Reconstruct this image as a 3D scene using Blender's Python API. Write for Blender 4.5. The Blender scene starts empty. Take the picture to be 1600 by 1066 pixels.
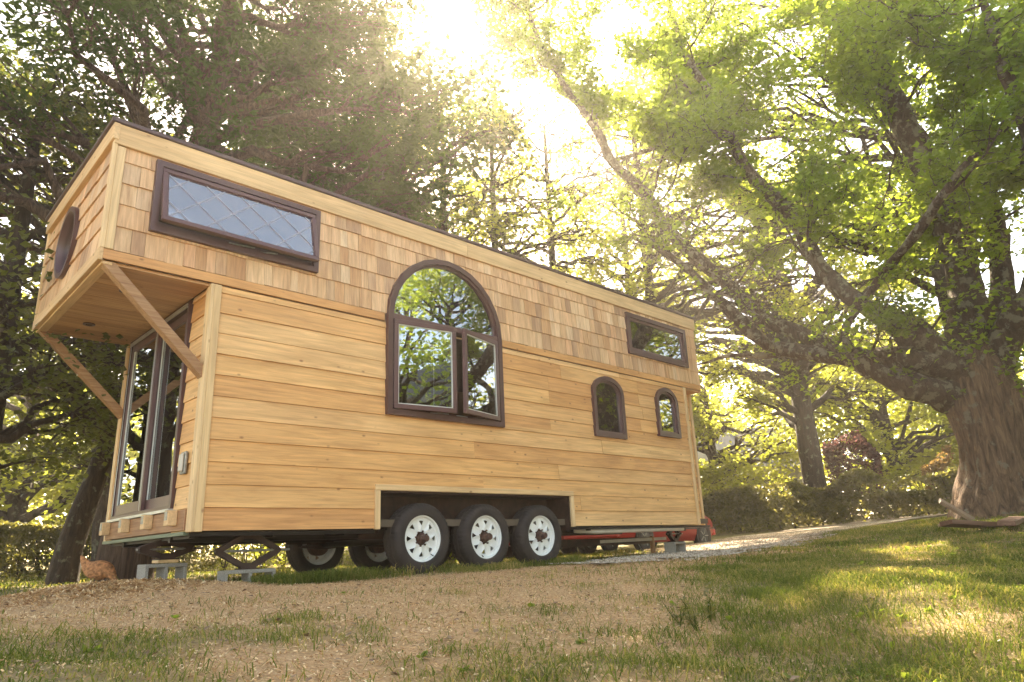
import bpy, bmesh, math, random
import numpy as np
from mathutils import Vector, Matrix
random.seed(7); RNG = np.random.default_rng(11)
R = math.radians
S = bpy.context.scene
COL = S.collection

# ------------------------------------------------------------------ camera
CAM = np.array([-2.4455, -6.7184, 0.2304]); FPX = 1098.43
yaw, pitch, roll = 0.7733, 0.2872, -0.0417
fw = np.array([math.sin(yaw)*math.cos(pitch), math.cos(yaw)*math.cos(pitch), math.sin(pitch)])
rt = np.array([math.cos(yaw), -math.sin(yaw), 0.0]); up = np.cross(rt, fw)
r2 = rt*math.cos(roll)+up*math.sin(roll); u2 = -rt*math.sin(roll)+up*math.cos(roll)
cd = bpy.data.cameras.new('camera'); cam = bpy.data.objects.new('camera', cd); COL.objects.link(cam)
cd.sensor_width = 36; cd.lens = FPX/1600*36; cd.clip_start = .05; cd.clip_end = 1000
M = Matrix(((r2[0], u2[0], -fw[0], CAM[0]), (r2[1], u2[1], -fw[1], CAM[1]), (r2[2], u2[2], -fw[2], CAM[2]), (0, 0, 0, 1)))
cam.matrix_world = M
S.camera = cam
# ------------------------------------------------------------------ light
SUN_EL, SUN_AZ = R(40.7), R(38.7)      # azimuth from +y towards +x
w = bpy.data.worlds.new('World'); S.world = w; w.use_nodes = True
wn = w.node_tree.nodes; wl = w.node_tree.links
bg = wn['Background']; sky = wn.new('ShaderNodeTexSky'); sky.sky_type = 'NISHITA'
sky.sun_disc = False; sky.sun_elevation = SUN_EL; sky.sun_rotation = SUN_AZ
sky.air_density = .7; sky.dust_density = .9; sky.ozone_density = .6
wb = wn.new('ShaderNodeMix'); wb.data_type = 'RGBA'; wb.blend_type = 'MULTIPLY'; wb.inputs[0].default_value = 1; wb.inputs[7].default_value = (1.13, .91, .67, 1)
wl.new(sky.outputs[0], wb.inputs[6]); wl.new(wb.outputs[2], bg.inputs[0]); bg.inputs[1].default_value = .15
sl = bpy.data.lights.new('sun', 'SUN'); sun = bpy.data.objects.new('sun', sl); COL.objects.link(sun)
sl.energy = 5.0; sl.angle = R(.6); sl.color = (1, .85, .62)
sd = Vector((math.sin(SUN_AZ)*math.cos(SUN_EL), math.cos(SUN_AZ)*math.cos(SUN_EL), math.sin(SUN_EL)))
sun.rotation_euler = sd.to_track_quat('Z', 'Y').to_euler()
S.view_settings.view_transform = 'Standard'; S.view_settings.look = 'None'
S.view_settings.exposure = 2.85; S.view_settings.gamma = 1; S.view_settings.use_curve_mapping = False
S.render.engine = 'CYCLES'; cy = S.cycles
cy.use_denoising = True; cy.max_bounces = 7; cy.diffuse_bounces = 4; cy.glossy_bounces = 3
cy.transmission_bounces = 5; cy.transparent_max_bounces = 12; cy.volume_bounces = 0
cy.sample_clamp_indirect = 6; cy.volume_step_rate = 5; cy.volume_max_steps = 32

# ------------------------------------------------------------------ helpers
def at(px, py, D):
    v = fw+r2*(px-800)/FPX-u2*(py-533)/FPX
    return CAM+v*(D/math.hypot(v[0], v[1]))
def tag(o, label=None, cat=None, group=None, kind=None):
    if label: o['label'] = label
    if cat: o['category'] = cat
    if group: o['group'] = group
    if kind: o['kind'] = kind
    return o
def empty(name, loc=(0, 0, 0), rz=0, parent=None):
    o = bpy.data.objects.new(name, None); COL.objects.link(o); o.location = loc; o.rotation_euler = (0, 0, rz)
    o.empty_display_size = .2
    if parent: o.parent = parent
    return o
def mesh_np(name, V, FL, mat, parent=None, smooth=False, loc=None, attrs=None):
    """V (n,3); FL: list of int arrays (m,k)"""
    me = bpy.data.meshes.new(name); V = np.asarray(V, np.float32)
    me.vertices.add(len(V)); me.vertices.foreach_set('co', V.ravel())
    FL = [np.asarray(f, np.int32) for f in FL if len(f)]
    nl = sum(f.size for f in FL); nf = sum(len(f) for f in FL)
    me.loops.add(nl); me.polygons.add(nf)
    me.loops.foreach_set('vertex_index', np.concatenate([f.ravel() for f in FL]))
    st = []; c = 0
    for f in FL:
        st.append(np.arange(len(f))*f.shape[1]+c); c += f.size
    me.polygons.foreach_set('loop_start', np.concatenate(st).astype(np.int32))
    me.polygons.foreach_set('use_smooth', np.full(nf, smooth))
    if attrs:
        for k, a in attrs.items():
            at_ = me.attributes.new(k, 'FLOAT', 'POINT'); at_.data.foreach_set('value', np.asarray(a, np.float32))
    me.update(calc_edges=True); me.validate()
    me.materials.append(mat)
    o = bpy.data.objects.new(name, me); COL.objects.link(o)
    if parent: o.parent = parent
    if loc is not None: o.location = loc
    return o
BOXF = np.array([(0, 3, 2, 1), (4, 5, 6, 7), (0, 1, 5, 4), (1, 2, 6, 5), (2, 3, 7, 6), (3, 0, 4, 7)])
class MB:
    def __init__(s): s.v = []; s.f = []; s.n = 0
    def add(s, V, F):
        for f in F: s.f.append([i+s.n for i in f])
        s.v.extend([tuple(map(float, p)) for p in V]); s.n += len(V); return s
    def box(s, x0, x1, y0, y1, z0, z1):
        V = [(x0, y0, z0), (x1, y0, z0), (x1, y1, z0), (x0, y1, z0), (x0, y0, z1), (x1, y0, z1), (x1, y1, z1), (x0, y1, z1)]
        return s.add(V, BOXF)
    def beam(s, a, b, w_, h_, upv=(0, 0, 1)):
        a = Vector(a); b = Vector(b); d = (b-a).normalized(); u = Vector(upv)
        if abs(d.dot(u)) > .98: u = Vector((1, 0, 0))
        sdir = d.cross(u).normalized(); u = sdir.cross(d).normalized()
        V = []
        for p in (a, b):
            for i, j in ((-1, -1), (1, -1), (1, 1), (-1, 1)): V.append(p+sdir*(i*w_/2)+u*(j*h_/2))
        return s.add(V, [(3, 2, 1, 0), (4, 5, 6, 7), (0, 1, 5, 4), (1, 2, 6, 5), (2, 3, 7, 6), (3, 0, 4, 7)])
    def tube(s, pts, rad, n=10, cap=True):
        V, F = tube_np(np.array(pts, float), np.array(rad, float)*np.ones(len(pts)), n)
        k = len(pts); F = [tuple(f) for f in F]
        if cap: F += [tuple(range(n))[::-1], tuple((k-1)*n+i for i in range(n))]
        return s.add(V, F)
    def lathe(s, prof, c, axis='y', n=32, close=False):
        """prof [(r, h)], axis direction h"""
        c = np.array(c, float); V = []
        for r_, h in prof:
            for i in range(n):
                a = 2*math.pi*i/n; q = (r_*math.cos(a), h, r_*math.sin(a)) if axis == 'y' else (r_*math.cos(a), r_*math.sin(a), h)
                if axis == 'x': q = (h, r_*math.cos(a), r_*math.sin(a))
                V.append(c+np.array(q))
        F = []; m = len(prof)
        for j in range(m-1 if not close else m):
            for i in range(n):
                F.append((j*n+i, j*n+(i+1) % n, ((j+1) % m)*n+(i+1) % n, ((j+1) % m)*n+i))
        if not close: F += [tuple(range(n))[::-1], tuple((m-1)*n+i for i in range(n))]
        return s.add(V, F)
    def build(s, name, mat, parent=None, bevel=0, smooth=False, fix=True):
        me = bpy.data.meshes.new(name); me.from_pydata(s.v, [], s.f)
        if bevel or fix:
            bm = bmesh.new(); bm.from_mesh(me)
            if fix: bmesh.ops.recalc_face_normals(bm, faces=bm.faces)
            if bevel: bmesh.ops.bevel(bm, geom=list(bm.edges), offset=bevel, segments=1, profile=.5, affect='EDGES')
            bm.to_mesh(me); bm.free()
        if smooth:
            me.polygons.foreach_set('use_smooth', [True]*len(me.polygons))
            try: me.set_sharp_from_angle(angle=R(40))
            except Exception: pass
        me.materials.append(mat)
        o = bpy.data.objects.new(name, me); COL.objects.link(o)
        if parent: o.parent = parent
        return o
def tube_np(P, rad, n, noise=0, seed=0):
    k = len(P); T = np.gradient(P, axis=0); T /= np.linalg.norm(T, axis=1)[:, None]+1e-9
    u = np.cross(T[0], (0, 0, 1.0)); 
    if np.linalg.norm(u) < .1: u = np.array((1.0, 0, 0))
    u /= np.linalg.norm(u); V = np.zeros((k, n, 3)); a = np.arange(n)*2*np.pi/n
    rg = np.random.default_rng(seed); ph = rg.uniform(0, 6.28, 8)
    s = np.r_[0, np.cumsum(np.linalg.norm(np.diff(P, axis=0), axis=1))]
    for i in range(k):
        u = u-T[i]*np.dot(u, T[i]); u /= np.linalg.norm(u); b = np.cross(T[i], u)
        rr = rad[i]
        if noise:
            rr = rad[i]*(1+noise*(np.sin(3*a+ph[0]+s[i]*1.1)*.5+np.sin(5*a+ph[1]-s[i]*1.7)*.35+np.sin(9*a+ph[2]+s[i]*2.3)*.22+np.sin(2*a+s[i]*4+ph[3])*.25)+noise*.5*math.sin(s[i]*3+ph[4]))
        V[i] = P[i]+(u[None]*np.cos(a)[:, None]+b[None]*np.sin(a)[:, None])*np.broadcast_to(rr, (n,))[:, None]
    i = np.arange(k-1)[:, None]*n; j = np.arange(n)[None]
    F = np.stack([i+j, i+(j+1) % n, i+n+(j+1) % n, i+n+j], -1).reshape(-1, 4)
    return V.reshape(-1, 3), F
def smoothpath(P, rad, step):
    """Catmull-Rom resample"""
    P = np.array(P, float); rad = np.array(rad, float)
    Q = np.vstack([2*P[0]-P[1], P, 2*P[-1]-P[-2]]); rr = np.r_[rad[0], rad, rad[-1]]; out = []; ro = []
    for i in range(1, len(Q)-2):
        m = max(2, int(np.linalg.norm(Q[i+1]-Q[i])/step))
        for t in np.arange(m)/m:
            out.append(.5*((2*Q[i])+(-Q[i-1]+Q[i+1])*t+(2*Q[i-1]-5*Q[i]+4*Q[i+1]-Q[i+2])*t*t+(-Q[i-1]+3*Q[i]-3*Q[i+1]+Q[i+2])*t**3))
            ro.append(rr[i]*(1-t)+rr[i+1]*t)
    out.append(P[-1]); ro.append(rad[-1]); return np.array(out), np.array(ro)
# ------------------------------------------------------------------ materials
def mat(name): 
    m = bpy.data.materials.new(name); m.use_nodes = True; nt = m.node_tree
    return m, nt, nt.nodes, nt.links, nt.nodes['Principled BSDF']
def ramp(n, stops, interp='LINEAR'):
    r = n.new('ShaderNodeValToRGB'); e = r.color_ramp.elements; r.color_ramp.interpolation = interp
    e[0].position = stops[0][0]; e[0].color = (*stops[0][1], 1); e[1].position = stops[-1][0]; e[1].color = (*stops[-1][1], 1)
    for p, c in stops[1:-1]:
        x = e.new(p); x.color = (*c, 1)
    return r
def mathn(n, op, a=None, b=None, clamp=False):
    x = n.new('ShaderNodeMath'); x.operation = op; x.use_clamp = clamp
    if a is not None and not hasattr(a, 'links'): x.inputs[0].default_value = a
    if b is not None and not hasattr(b, 'links'): x.inputs[1].default_value = b
    return x
def plain(name, col, rough=.6, metal=0, bump=0, bscale=80, var=.12, vscale=6):
    m, nt, n, l, b = mat(name)
    b.inputs['Roughness'].default_value = rough; b.inputs['Metallic'].default_value = metal
    tc = n.new('ShaderNodeTexCoord'); no = n.new('ShaderNodeTexNoise'); no.inputs['Scale'].default_value = vscale; no.inputs['Detail'].default_value = 6
    l.new(tc.outputs['Object'], no.inputs['Vector'])
    r = ramp(n, [(.3, tuple(c*(1-var) for c in col)), (.7, tuple(min(1, c*(1+var)) for c in col))]); l.new(no.outputs[0], r.inputs[0]); l.new(r.outputs[0], b.inputs['Base Color'])
    if bump:
        n2 = n.new('ShaderNodeTexNoise'); n2.inputs['Scale'].default_value = bscale; n2.inputs['Detail'].default_value = 4
        l.new(tc.outputs['Object'], n2.inputs['Vector'])
        bp = n.new('ShaderNodeBump'); bp.inputs['Strength'].default_value = bump; bp.inputs['Distance'].default_value = .01
        l.new(n2.outputs[0], bp.inputs['Height']); l.new(bp.outputs[0], b.inputs['Normal'])
    return m
def wood(name, axis, tones, grain=30, knots=True, rough=.62, contrast=.22, streak=0):
    """axis 0/1/2: grain direction"""
    m, nt, n, l, b = mat(name); b.inputs['Roughness'].default_value = rough
    tc = n.new('ShaderNodeTexCoord'); oi = n.new('ShaderNodeObjectInfo')
    off = n.new('ShaderNodeVectorMath'); off.operation = 'ADD'
    cb = n.new('ShaderNodeCombineXYZ'); m1 = mathn(n, 'MULTIPLY', None, 37.0); l.new(oi.outputs['Random'], m1.inputs[0])
    for i in range(3): l.new(m1.outputs[0], cb.inputs[i])
    l.new(tc.outputs['Object'], off.inputs[0]); l.new(cb.outputs[0], off.inputs[1])
    mp = n.new('ShaderNodeMapping'); sc = [grain]*3; sc[axis] = 1.3; mp.inputs['Scale'].default_value = sc
    l.new(off.outputs[0], mp.inputs[0])
    no = n.new('ShaderNodeTexNoise'); no.inputs['Scale'].default_value = 1; no.inputs['Detail'].default_value = 5; no.inputs['Roughness'].default_value = .62; no.inputs['Distortion'].default_value = .9
    l.new(mp.outputs[0], no.inputs['Vector'])
    # cathedral figure
    mp2 = n.new('ShaderNodeMapping'); s2 = [11.0]*3; s2[axis] = .75; mp2.inputs['Scale'].default_value = s2; l.new(off.outputs[0], mp2.inputs[0])
    n2 = n.new('ShaderNodeTexNoise'); n2.inputs['Scale'].default_value = 1; n2.inputs['Detail'].default_value = 1.5; l.new(mp2.outputs[0], n2.inputs['Vector'])
    w1 = mathn(n, 'MULTIPLY', None, 34.0); l.new(n2.outputs[0], w1.inputs[0]); w2 = mathn(n, 'SINE'); l.new(w1.outputs[0], w2.inputs[0])
    w3 = mathn(n, 'MULTIPLY_ADD', None, .5); w3.inputs[2].default_value = .5; l.new(w2.outputs[0], w3.inputs[0])
    # base tone by object
    st = [(i/(len(tones)-1)*.999, t) for i, t in enumerate(tones)]
    rp = ramp(n, st); l.new(oi.outputs['Random'], rp.inputs[0])
    dk = n.new('ShaderNodeMix'); dk.data_type = 'RGBA'; dk.blend_type = 'MULTIPLY'
    g1 = ramp(n, [(.35, (1-contrast*1.3, 1-contrast*1.7, 1-contrast*2)), (.65, (1.12, 1.1, 1.06))]); l.new(no.outputs[0], g1.inputs[0])
    dk.inputs[0].default_value = 1; l.new(rp.outputs[0], dk.inputs[6]); l.new(g1.outputs[0], dk.inputs[7])
    dk2 = n.new('ShaderNodeMix'); dk2.data_type = 'RGBA'; dk2.blend_type = 'MULTIPLY'; dk2.inputs[0].default_value = 1
    g2 = ramp(n, [(.0, (1-contrast*.55, 1-contrast*.8, 1-contrast*1.0)), (.35, (1, 1, 1))]); l.new(w3.outputs[0], g2.inputs[0])
    l.new(dk.outputs[2], dk2.inputs[6]); l.new(g2.outputs[0], dk2.inputs[7]); last = dk2.outputs[2]
    # broad weather tone
    n4 = n.new('ShaderNodeTexNoise'); n4.inputs['Scale'].default_value = 1.7; n4.inputs['Detail'].default_value = 3
    mp4 = n.new('ShaderNodeMapping'); s4 = [2.2]*3; s4[axis] = .6; mp4.inputs['Scale'].default_value = s4; l.new(off.outputs[0], mp4.inputs[0]); l.new(mp4.outputs[0], n4.inputs['Vector'])
    g4 = ramp(n, [(.35, (.86, .82, .78)), (.65, (1.05, 1.04, 1.02))]); l.new(n4.outputs[0], g4.inputs[0])
    dk4 = n.new('ShaderNodeMix'); dk4.data_type = 'RGBA'; dk4.blend_type = 'MULTIPLY'; dk4.inputs[0].default_value = 1
    l.new(last, dk4.inputs[6]); l.new(g4.outputs[0], dk4.inputs[7]); last = dk4.outputs[2]
    if streak:
        mp5 = n.new('ShaderNodeMapping'); s5 = [16.0]*3; s5[axis] = 1.2; mp5.inputs['Scale'].default_value = s5; l.new(off.outputs[0], mp5.inputs[0])
        n5 = n.new('ShaderNodeTexNoise'); n5.inputs['Scale'].default_value = 1; n5.inputs['Detail'].default_value = 2; l.new(mp5.outputs[0], n5.inputs['Vector'])
        g5 = ramp(n, [(.5, (1, 1, 1)), (.72, (.66, .55, .5))]); l.new(n5.outputs[0], g5.inputs[0])
        dk5 = n.new('ShaderNodeMix'); dk5.data_type = 'RGBA'; dk5.blend_type = 'MULTIPLY'; dk5.inputs[0].default_value = streak
        l.new(last, dk5.inputs[6]); l.new(g5.outputs[0], dk5.inputs[7]); last = dk5.outputs[2]
    if knots:
        mp3 = n.new('ShaderNodeMapping'); s3 = [9.0]*3; s3[axis] = 5.0; mp3.inputs['Scale'].default_value = s3; l.new(off.outputs[0], mp3.inputs[0])
        vo = n.new('ShaderNodeTexVoronoi'); vo.inputs['Scale'].default_value = 1; vo.inputs['Randomness'].default_value = 1; l.new(mp3.outputs[0], vo.inputs['Vector'])
        sp = n.new('ShaderNodeSeparateColor'); l.new(vo.outputs['Color'], sp.inputs[0])
        th = mathn(n, 'GREATER_THAN', None, .42); l.new(sp.outputs[0], th.inputs[0])
        kr = ramp(n, [(.05, (1, 1, 1)), (.15, (0, 0, 0))]); l.new(vo.outputs['Distance'], kr.inputs[0])
        ml = mathn(n, 'MULTIPLY'); l.new(th.outputs[0], ml.inputs[0]); l.new(kr.outputs[0], ml.inputs[1])
        ml2 = mathn(n, 'MULTIPLY', None, .8); l.new(ml.outputs[0], ml2.inputs[0])
        mk = n.new('ShaderNodeMix'); mk.data_type = 'RGBA'; l.new(ml2.outputs[0], mk.inputs[0]); l.new(last, mk.inputs[6]); mk.inputs[7].default_value = (.24, .095, .035, 1)
        last = mk.outputs[2]
    l.new(last, b.inputs['Base Color'])
    bp = n.new('ShaderNodeBump'); bp.inputs['Strength'].default_value = .35; bp.inputs['Distance'].default_value = .003
    l.new(no.outputs[0], bp.inputs['Height']); l.new(bp.outputs[0], b.inputs['Normal'])
    return m
def leafmat(name, c1, c2, trans, tfac=.5, rough=.45, gloss=.12):
    m, nt, n, l, b = mat(name); n.remove(b)
    out = n['Material Output']; ge = n.new('ShaderNodeNewGeometry')
    tc = n.new('ShaderNodeTexCoord'); no = n.new('ShaderNodeTexNoise'); no.inputs['Scale'].default_value = 1.1; no.inputs['Detail'].default_value = 8; no.inputs['Roughness'].default_value = .85
    l.new(tc.outputs['Object'], no.inputs['Vector'])
    r1 = ramp(n, [(.38, c1), (.62, c2)]); l.new(no.outputs[0], r1.inputs[0])
    tr = ramp(n, [(.38, tuple(c*.75 for c in trans)), (.62, tuple(min(1, c*1.25) for c in trans))]); l.new(no.outputs[0], tr.inputs[0])
    d = n.new('ShaderNodeBsdfDiffuse'); t = n.new('ShaderNodeBsdfTranslucent'); g = n.new('ShaderNodeBsdfGlossy'); g.inputs['Roughness'].default_value = rough
    l.new(r1.outputs[0], d.inputs[0]); l.new(tr.outputs[0], t.inputs[0])
    m1 = n.new('ShaderNodeMixShader'); m1.inputs[0].default_value = tfac; l.new(d.outputs[0], m1.inputs[1]); l.new(t.outputs[0], m1.inputs[2])
    m2 = n.new('ShaderNodeMixShader'); lw = n.new('ShaderNodeLayerWeight'); lw.inputs[0].default_value = .25
    mm = mathn(n, 'MULTIPLY', None, gloss*2.5, True); l.new(lw.outputs['Facing'], mm.inputs[0]); l.new(mm.outputs[0], m2.inputs[0])
    l.new(m1.outputs[0], m2.inputs[1]); l.new(g.outputs[0], m2.inputs[2]); l.new(m2.outputs[0], out.inputs[0])
    return m
def barkmat(name, cols, zs=.16, scale=14, lichen=None, lth=.56, bump=.9):
    m, nt, n, l, b = mat(name); b.inputs['Roughness'].default_value = .9
    tc = n.new('ShaderNodeTexCoord'); mp = n.new('ShaderNodeMapping'); mp.inputs['Scale'].default_value = (scale, scale, scale*zs); l.new(tc.outputs['Object'], mp.inputs[0])
    no = n.new('ShaderNodeTexNoise'); no.inputs['Scale'].default_value = 1; no.inputs['Detail'].default_value = 9; no.inputs['Roughness'].default_value = .7; no.inputs['Distortion'].default_value = .6; l.new(mp.outputs[0], no.inputs['Vector'])
    r = ramp(n, [(.34, cols[0]), (.5, cols[1]), (.68, cols[2])]); l.new(no.outputs[0], r.inputs[0]); last = r.outputs[0]
    if lichen:
        n2 = n.new('ShaderNodeTexNoise'); n2.inputs['Scale'].default_value = 5.5; n2.inputs['Detail'].default_value = 7; n2.inputs['Roughness'].default_value = .65; l.new(tc.outputs['Object'], n2.inputs['Vector'])
        r3 = ramp(n, [(lth-.03, (0, 0, 0)), (lth+.03, (1, 1, 1))]); l.new(n2.outputs[0], r3.inputs[0])
        mx = n.new('ShaderNodeMix'); mx.data_type = 'RGBA'; l.new(r3.outputs[0], mx.inputs[0]); l.new(last, mx.inputs[6]); mx.inputs[7].default_value = (*lichen, 1); last = mx.outputs[2]
    l.new(last, b.inputs['Base Color'])
    bp = n.new('ShaderNodeBump'); bp.inputs['Strength'].default_value = bump; bp.inputs['Distance'].default_value = .12
    l.new(no.outputs[0], bp.inputs['Height']); l.new(bp.outputs[0], b.inputs['Normal'])
    return m
MT = {}
PINE = [(.73, .42, .165), (.79, .49, .21), (.68, .37, .14), (.82, .54, .26), (.75, .44, .175), (.65, .35, .14), (.79, .51, .23)]
MT['siding'] = wood('siding_pine', 0, PINE, 28, contrast=.13)
MT['siding_y'] = wood('siding_pine_y', 1, PINE, 28, contrast=.13)
MT['trim_x'] = wood('trim_x', 0, [(.70, .49, .26), (.74, .53, .29)], 26, contrast=.1)
MT['trim_y'] = wood('trim_y', 1, [(.68, .47, .25), (.72, .51, .28)], 26, contrast=.1)
MT['trim_z'] = wood('trim_z', 2, [(.72, .52, .28), (.76, .56, .32)], 26, contrast=.1)
SH = [(.68, .43, .235), (.80, .56, .34), (.58, .34, .17), (.74, .49, .28), (.85, .66, .44), (.56, .37, .23), (.76, .50, .29), (.66, .43, .24), (.45, .28, .17), (.80, .57, .34), (.70, .42, .24)]
MT['shingle'] = wood('shingle_cedar', 2, SH, 42, False, contrast=.12, streak=.5)
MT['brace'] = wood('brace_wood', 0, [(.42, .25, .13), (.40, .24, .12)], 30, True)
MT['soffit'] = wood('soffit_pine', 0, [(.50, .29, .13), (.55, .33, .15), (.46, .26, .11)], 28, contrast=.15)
MT['sheath'] = plain('sheathing', (.2, .12, .06), .8)
MT['sill_wood'] = wood('sill_wood', 1, [(.36, .2, .1), (.4, .23, .12)], 30)
MT['frame'] = plain('bronze_frame', (.085, .038, .036), .38, .0, .05, 200, .1)
MT['framel'] = plain('bronze_sash', (.11, .052, .05), .35, .0, .05, 200, .1)
MT['drip'] = plain('roof_metal', (.10, .062, .062), .45, .3)
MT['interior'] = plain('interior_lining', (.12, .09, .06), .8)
MT['white'] = plain('white_vinyl', (.55, .55, .52), .5)
MT['alu'] = plain('aluminium_track', (.5, .5, .5), .35, .6)
MT['rubber'] = plain('tyre_rubber', (.034, .024, .020), .78, 0, .3, 60, .3)
MT['rim'] = plain('white_rim', (.80, .80, .78), .35, 0, 0, 80, .06)
MT['rust'] = plain('rusty_hub', (.10, .05, .035), .6, .3, .4, 60, .4, 30)
MT['steel'] = plain('dark_steel', (.05, .026, .018), .6, .2, .3, 50, .35, 12)
MT['black'] = plain('black_paint', (.016, .011, .009), .5, .2)
MT['green'] = plain('green_flashing', (.12, .15, .10), .5, .2)
MT['zinc'] = plain('zinc_bracket', (.32, .31, .28), .45, .5, 0, 80, .3, 40)
MT['pipe'] = plain('pvc_pipe', (.55, .50, .42), .5)
def concrete():
    m, nt, n, l, b = mat('concrete'); b.inputs['Roughness'].default_value = .95
    tc = n.new('ShaderNodeTexCoord'); no = n.new('ShaderNodeTexNoise'); no.inputs['Scale'].default_value = 90; no.inputs['Detail'].default_value = 8; no.inputs['Roughness'].default_value = .8
    l.new(tc.outputs['Object'], no.inputs['Vector']); r = ramp(n, [(.3, (.16, .145, .125)), (.7, (.46, .43, .38))]); l.new(no.outputs[0], r.inputs[0]); l.new(r.outputs[0], b.inputs['Base Color'])
    bp = n.new('ShaderNodeBump'); bp.inputs['Strength'].default_value = .8; bp.inputs['Distance'].default_value = .01; l.new(no.outputs[0], bp.inputs['Height']); l.new(bp.outputs[0], b.inputs['Normal'])
    return m
MT['conc'] = concrete()
def glassmat(name='window_glass', k=.36, tint=(.9, .95, .97)):
    m, nt, n, l, b = mat(name); n.remove(b); out = n['Material Output']
    t = n.new('ShaderNodeBsdfTransparent'); t.inputs[0].default_value = (*tint, 1); g = n.new('ShaderNodeBsdfGlossy'); g.inputs['Roughness'].default_value = .01
    tc = n.new('ShaderNodeTexCoord'); no = n.new('ShaderNodeTexNoise'); no.inputs['Scale'].default_value = 1.6; l.new(tc.outputs['Object'], no.inputs['Vector'])
    bp = n.new('ShaderNodeBump'); bp.inputs['Strength'].default_value = .06; bp.inputs['Distance'].default_value = .02; l.new(no.outputs[0], bp.inputs['Height']); l.new(bp.outputs[0], g.inputs['Normal'])
    fr = n.new('ShaderNodeFresnel'); fr.inputs[0].default_value = 1.5; ad = mathn(n, 'ADD', None, k, True); l.new(fr.outputs[0], ad.inputs[0])
    mx = n.new('ShaderNodeMixShader'); l.new(ad.outputs[0], mx.inputs[0]); l.new(t.outputs[0], mx.inputs[1]); l.new(g.outputs[0], mx.inputs[2]); l.new(mx.outputs[0], out.inputs[0])
    return m
MT['glass'] = glassmat()
# ------------------------------------------------------------------ terrain
CPT = np.array([(-2.4,-6.7,-.42),(-1.94,-3.76,-.14),(-.39,-4.53,-.27),(1.45,-5.81,-.40),(3.29,-4.95,-.12),(8.34,-4.57,.15),(11.2,-3.8,.50),(13,-6,.7),(12.5,-2.4,.40),
(-1.33,.19,-.03),(0,0,0),(3,-.3,0),(6,0,0),(9,0,.02),(0,3,0),(4,3,0),(9,3,.0),(9.5,.6,.15),(13,4,.08),(12,6,0),(20.6,2.8,.5),(21.6,.2,.66),(18,-1.5,.56),(16,8,.15),
(-6,4,-.1),(-4,12,.0),(4,14,.02),(12,16,.3),(25,12,.6),(35,5,1.2),(35,-10,1.3),(8,-12,-.3),(-8,-10,-.7),(-10,0,-.3),(20,-12,.9),(-30,30,0),(10,45,.5),(60,30,1.5),(60,-30,1.5),(0,-40,-.6),(-40,-10,-.5),(5.5,-1.8,.0),(7.5,-1.6,.06),(6,-6.5,-.15)], float)
_X = CPT[:, :2]; _n = len(_X); _K = np.hypot(*(_X[:, None]-_X[None]).transpose(2, 0, 1))
_A = np.block([[_K-np.eye(_n)*.3, np.c_[np.ones(_n), _X]], [np.r_[[np.ones(_n)], _X.T], np.zeros((3, 3))]])
_W = np.linalg.solve(_A, np.r_[CPT[:, 2], 0, 0, 0])
def hz(x, y):
    x = np.atleast_1d(np.asarray(x, float)); y = np.atleast_1d(np.asarray(y, float)); out = np.zeros(len(x))
    for s in range(0, len(x), 20000):
        a, b = x[s:s+20000], y[s:s+20000]
        out[s:s+20000] = np.hypot(a[:, None]-CPT[:, 0], b[:, None]-CPT[:, 1])@_W[:-3]+_W[-3]+_W[-2]*a+_W[-1]*b
    near = np.exp(-((x-2)**2+(y+2)**2)/200)
    b = .012*np.sin(x*3.1+1.3*np.sin(y*2.2))*np.cos(y*2.7+x)+.008*np.sin(x*7.3+y*5.1)
    b = b*np.exp(-((x-3)/9)**4-((y+2)/6)**4)
    out += b*np.where((y > -.6) & (x > -1) & (x < 10) & (y < 3), .2, 1)
    # mulch heap by the front blocks
    out += .10*np.exp(-(((x+.55)/.9)**2+((y-.35)/.35)**2))+.05*np.exp(-(((x-.1)/.5)**2+((y+.3)/.3)**2))
    return out
def h1(x, y): return float(hz([x], [y])[0])
def vnoise(x, y, s, seed=0):
    """smooth value noise"""
    rg = np.random.default_rng(seed); G = rg.random((64, 64)); u = np.asarray(x)/s; v = np.asarray(y)/s
    i = np.floor(u).astype(int); j = np.floor(v).astype(int); fu = u-i; fv = v-j; fu = fu*fu*(3-2*fu); fv = fv*fv*(3-2*fv)
    g = lambda a, b: G[a % 64, b % 64]
    return (g(i, j)*(1-fu)+g(i+1, j)*fu)*(1-fv)+(g(i, j+1)*(1-fu)+g(i+1, j+1)*fu)*fv
def road_d(x, y):
    """signed-ish distance to gravel road edge (negative inside)"""
    pts = np.array([(4.6, -.9), (8, -.6), (11, .6), (15, 1.9), (20, 1.9), (27, .3), (40, -5)]); hw = np.array([.35, 1.0, 1.7, 2.0, 1.9, 1.9, 2.0])
    best = np.full(len(x), 1e9)
    for k in range(len(pts)-1):
        a = pts[k]; d = pts[k+1]-a; t = np.clip(((x-a[0])*d[0]+(y-a[1])*d[1])/(d@d), 0, 1)
        dd = np.hypot(x-a[0]-d[0]*t, y-a[1]-d[1]*t)-(hw[k]*(1-t)+hw[k+1]*t); best = np.minimum(best, dd)
    return best
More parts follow.
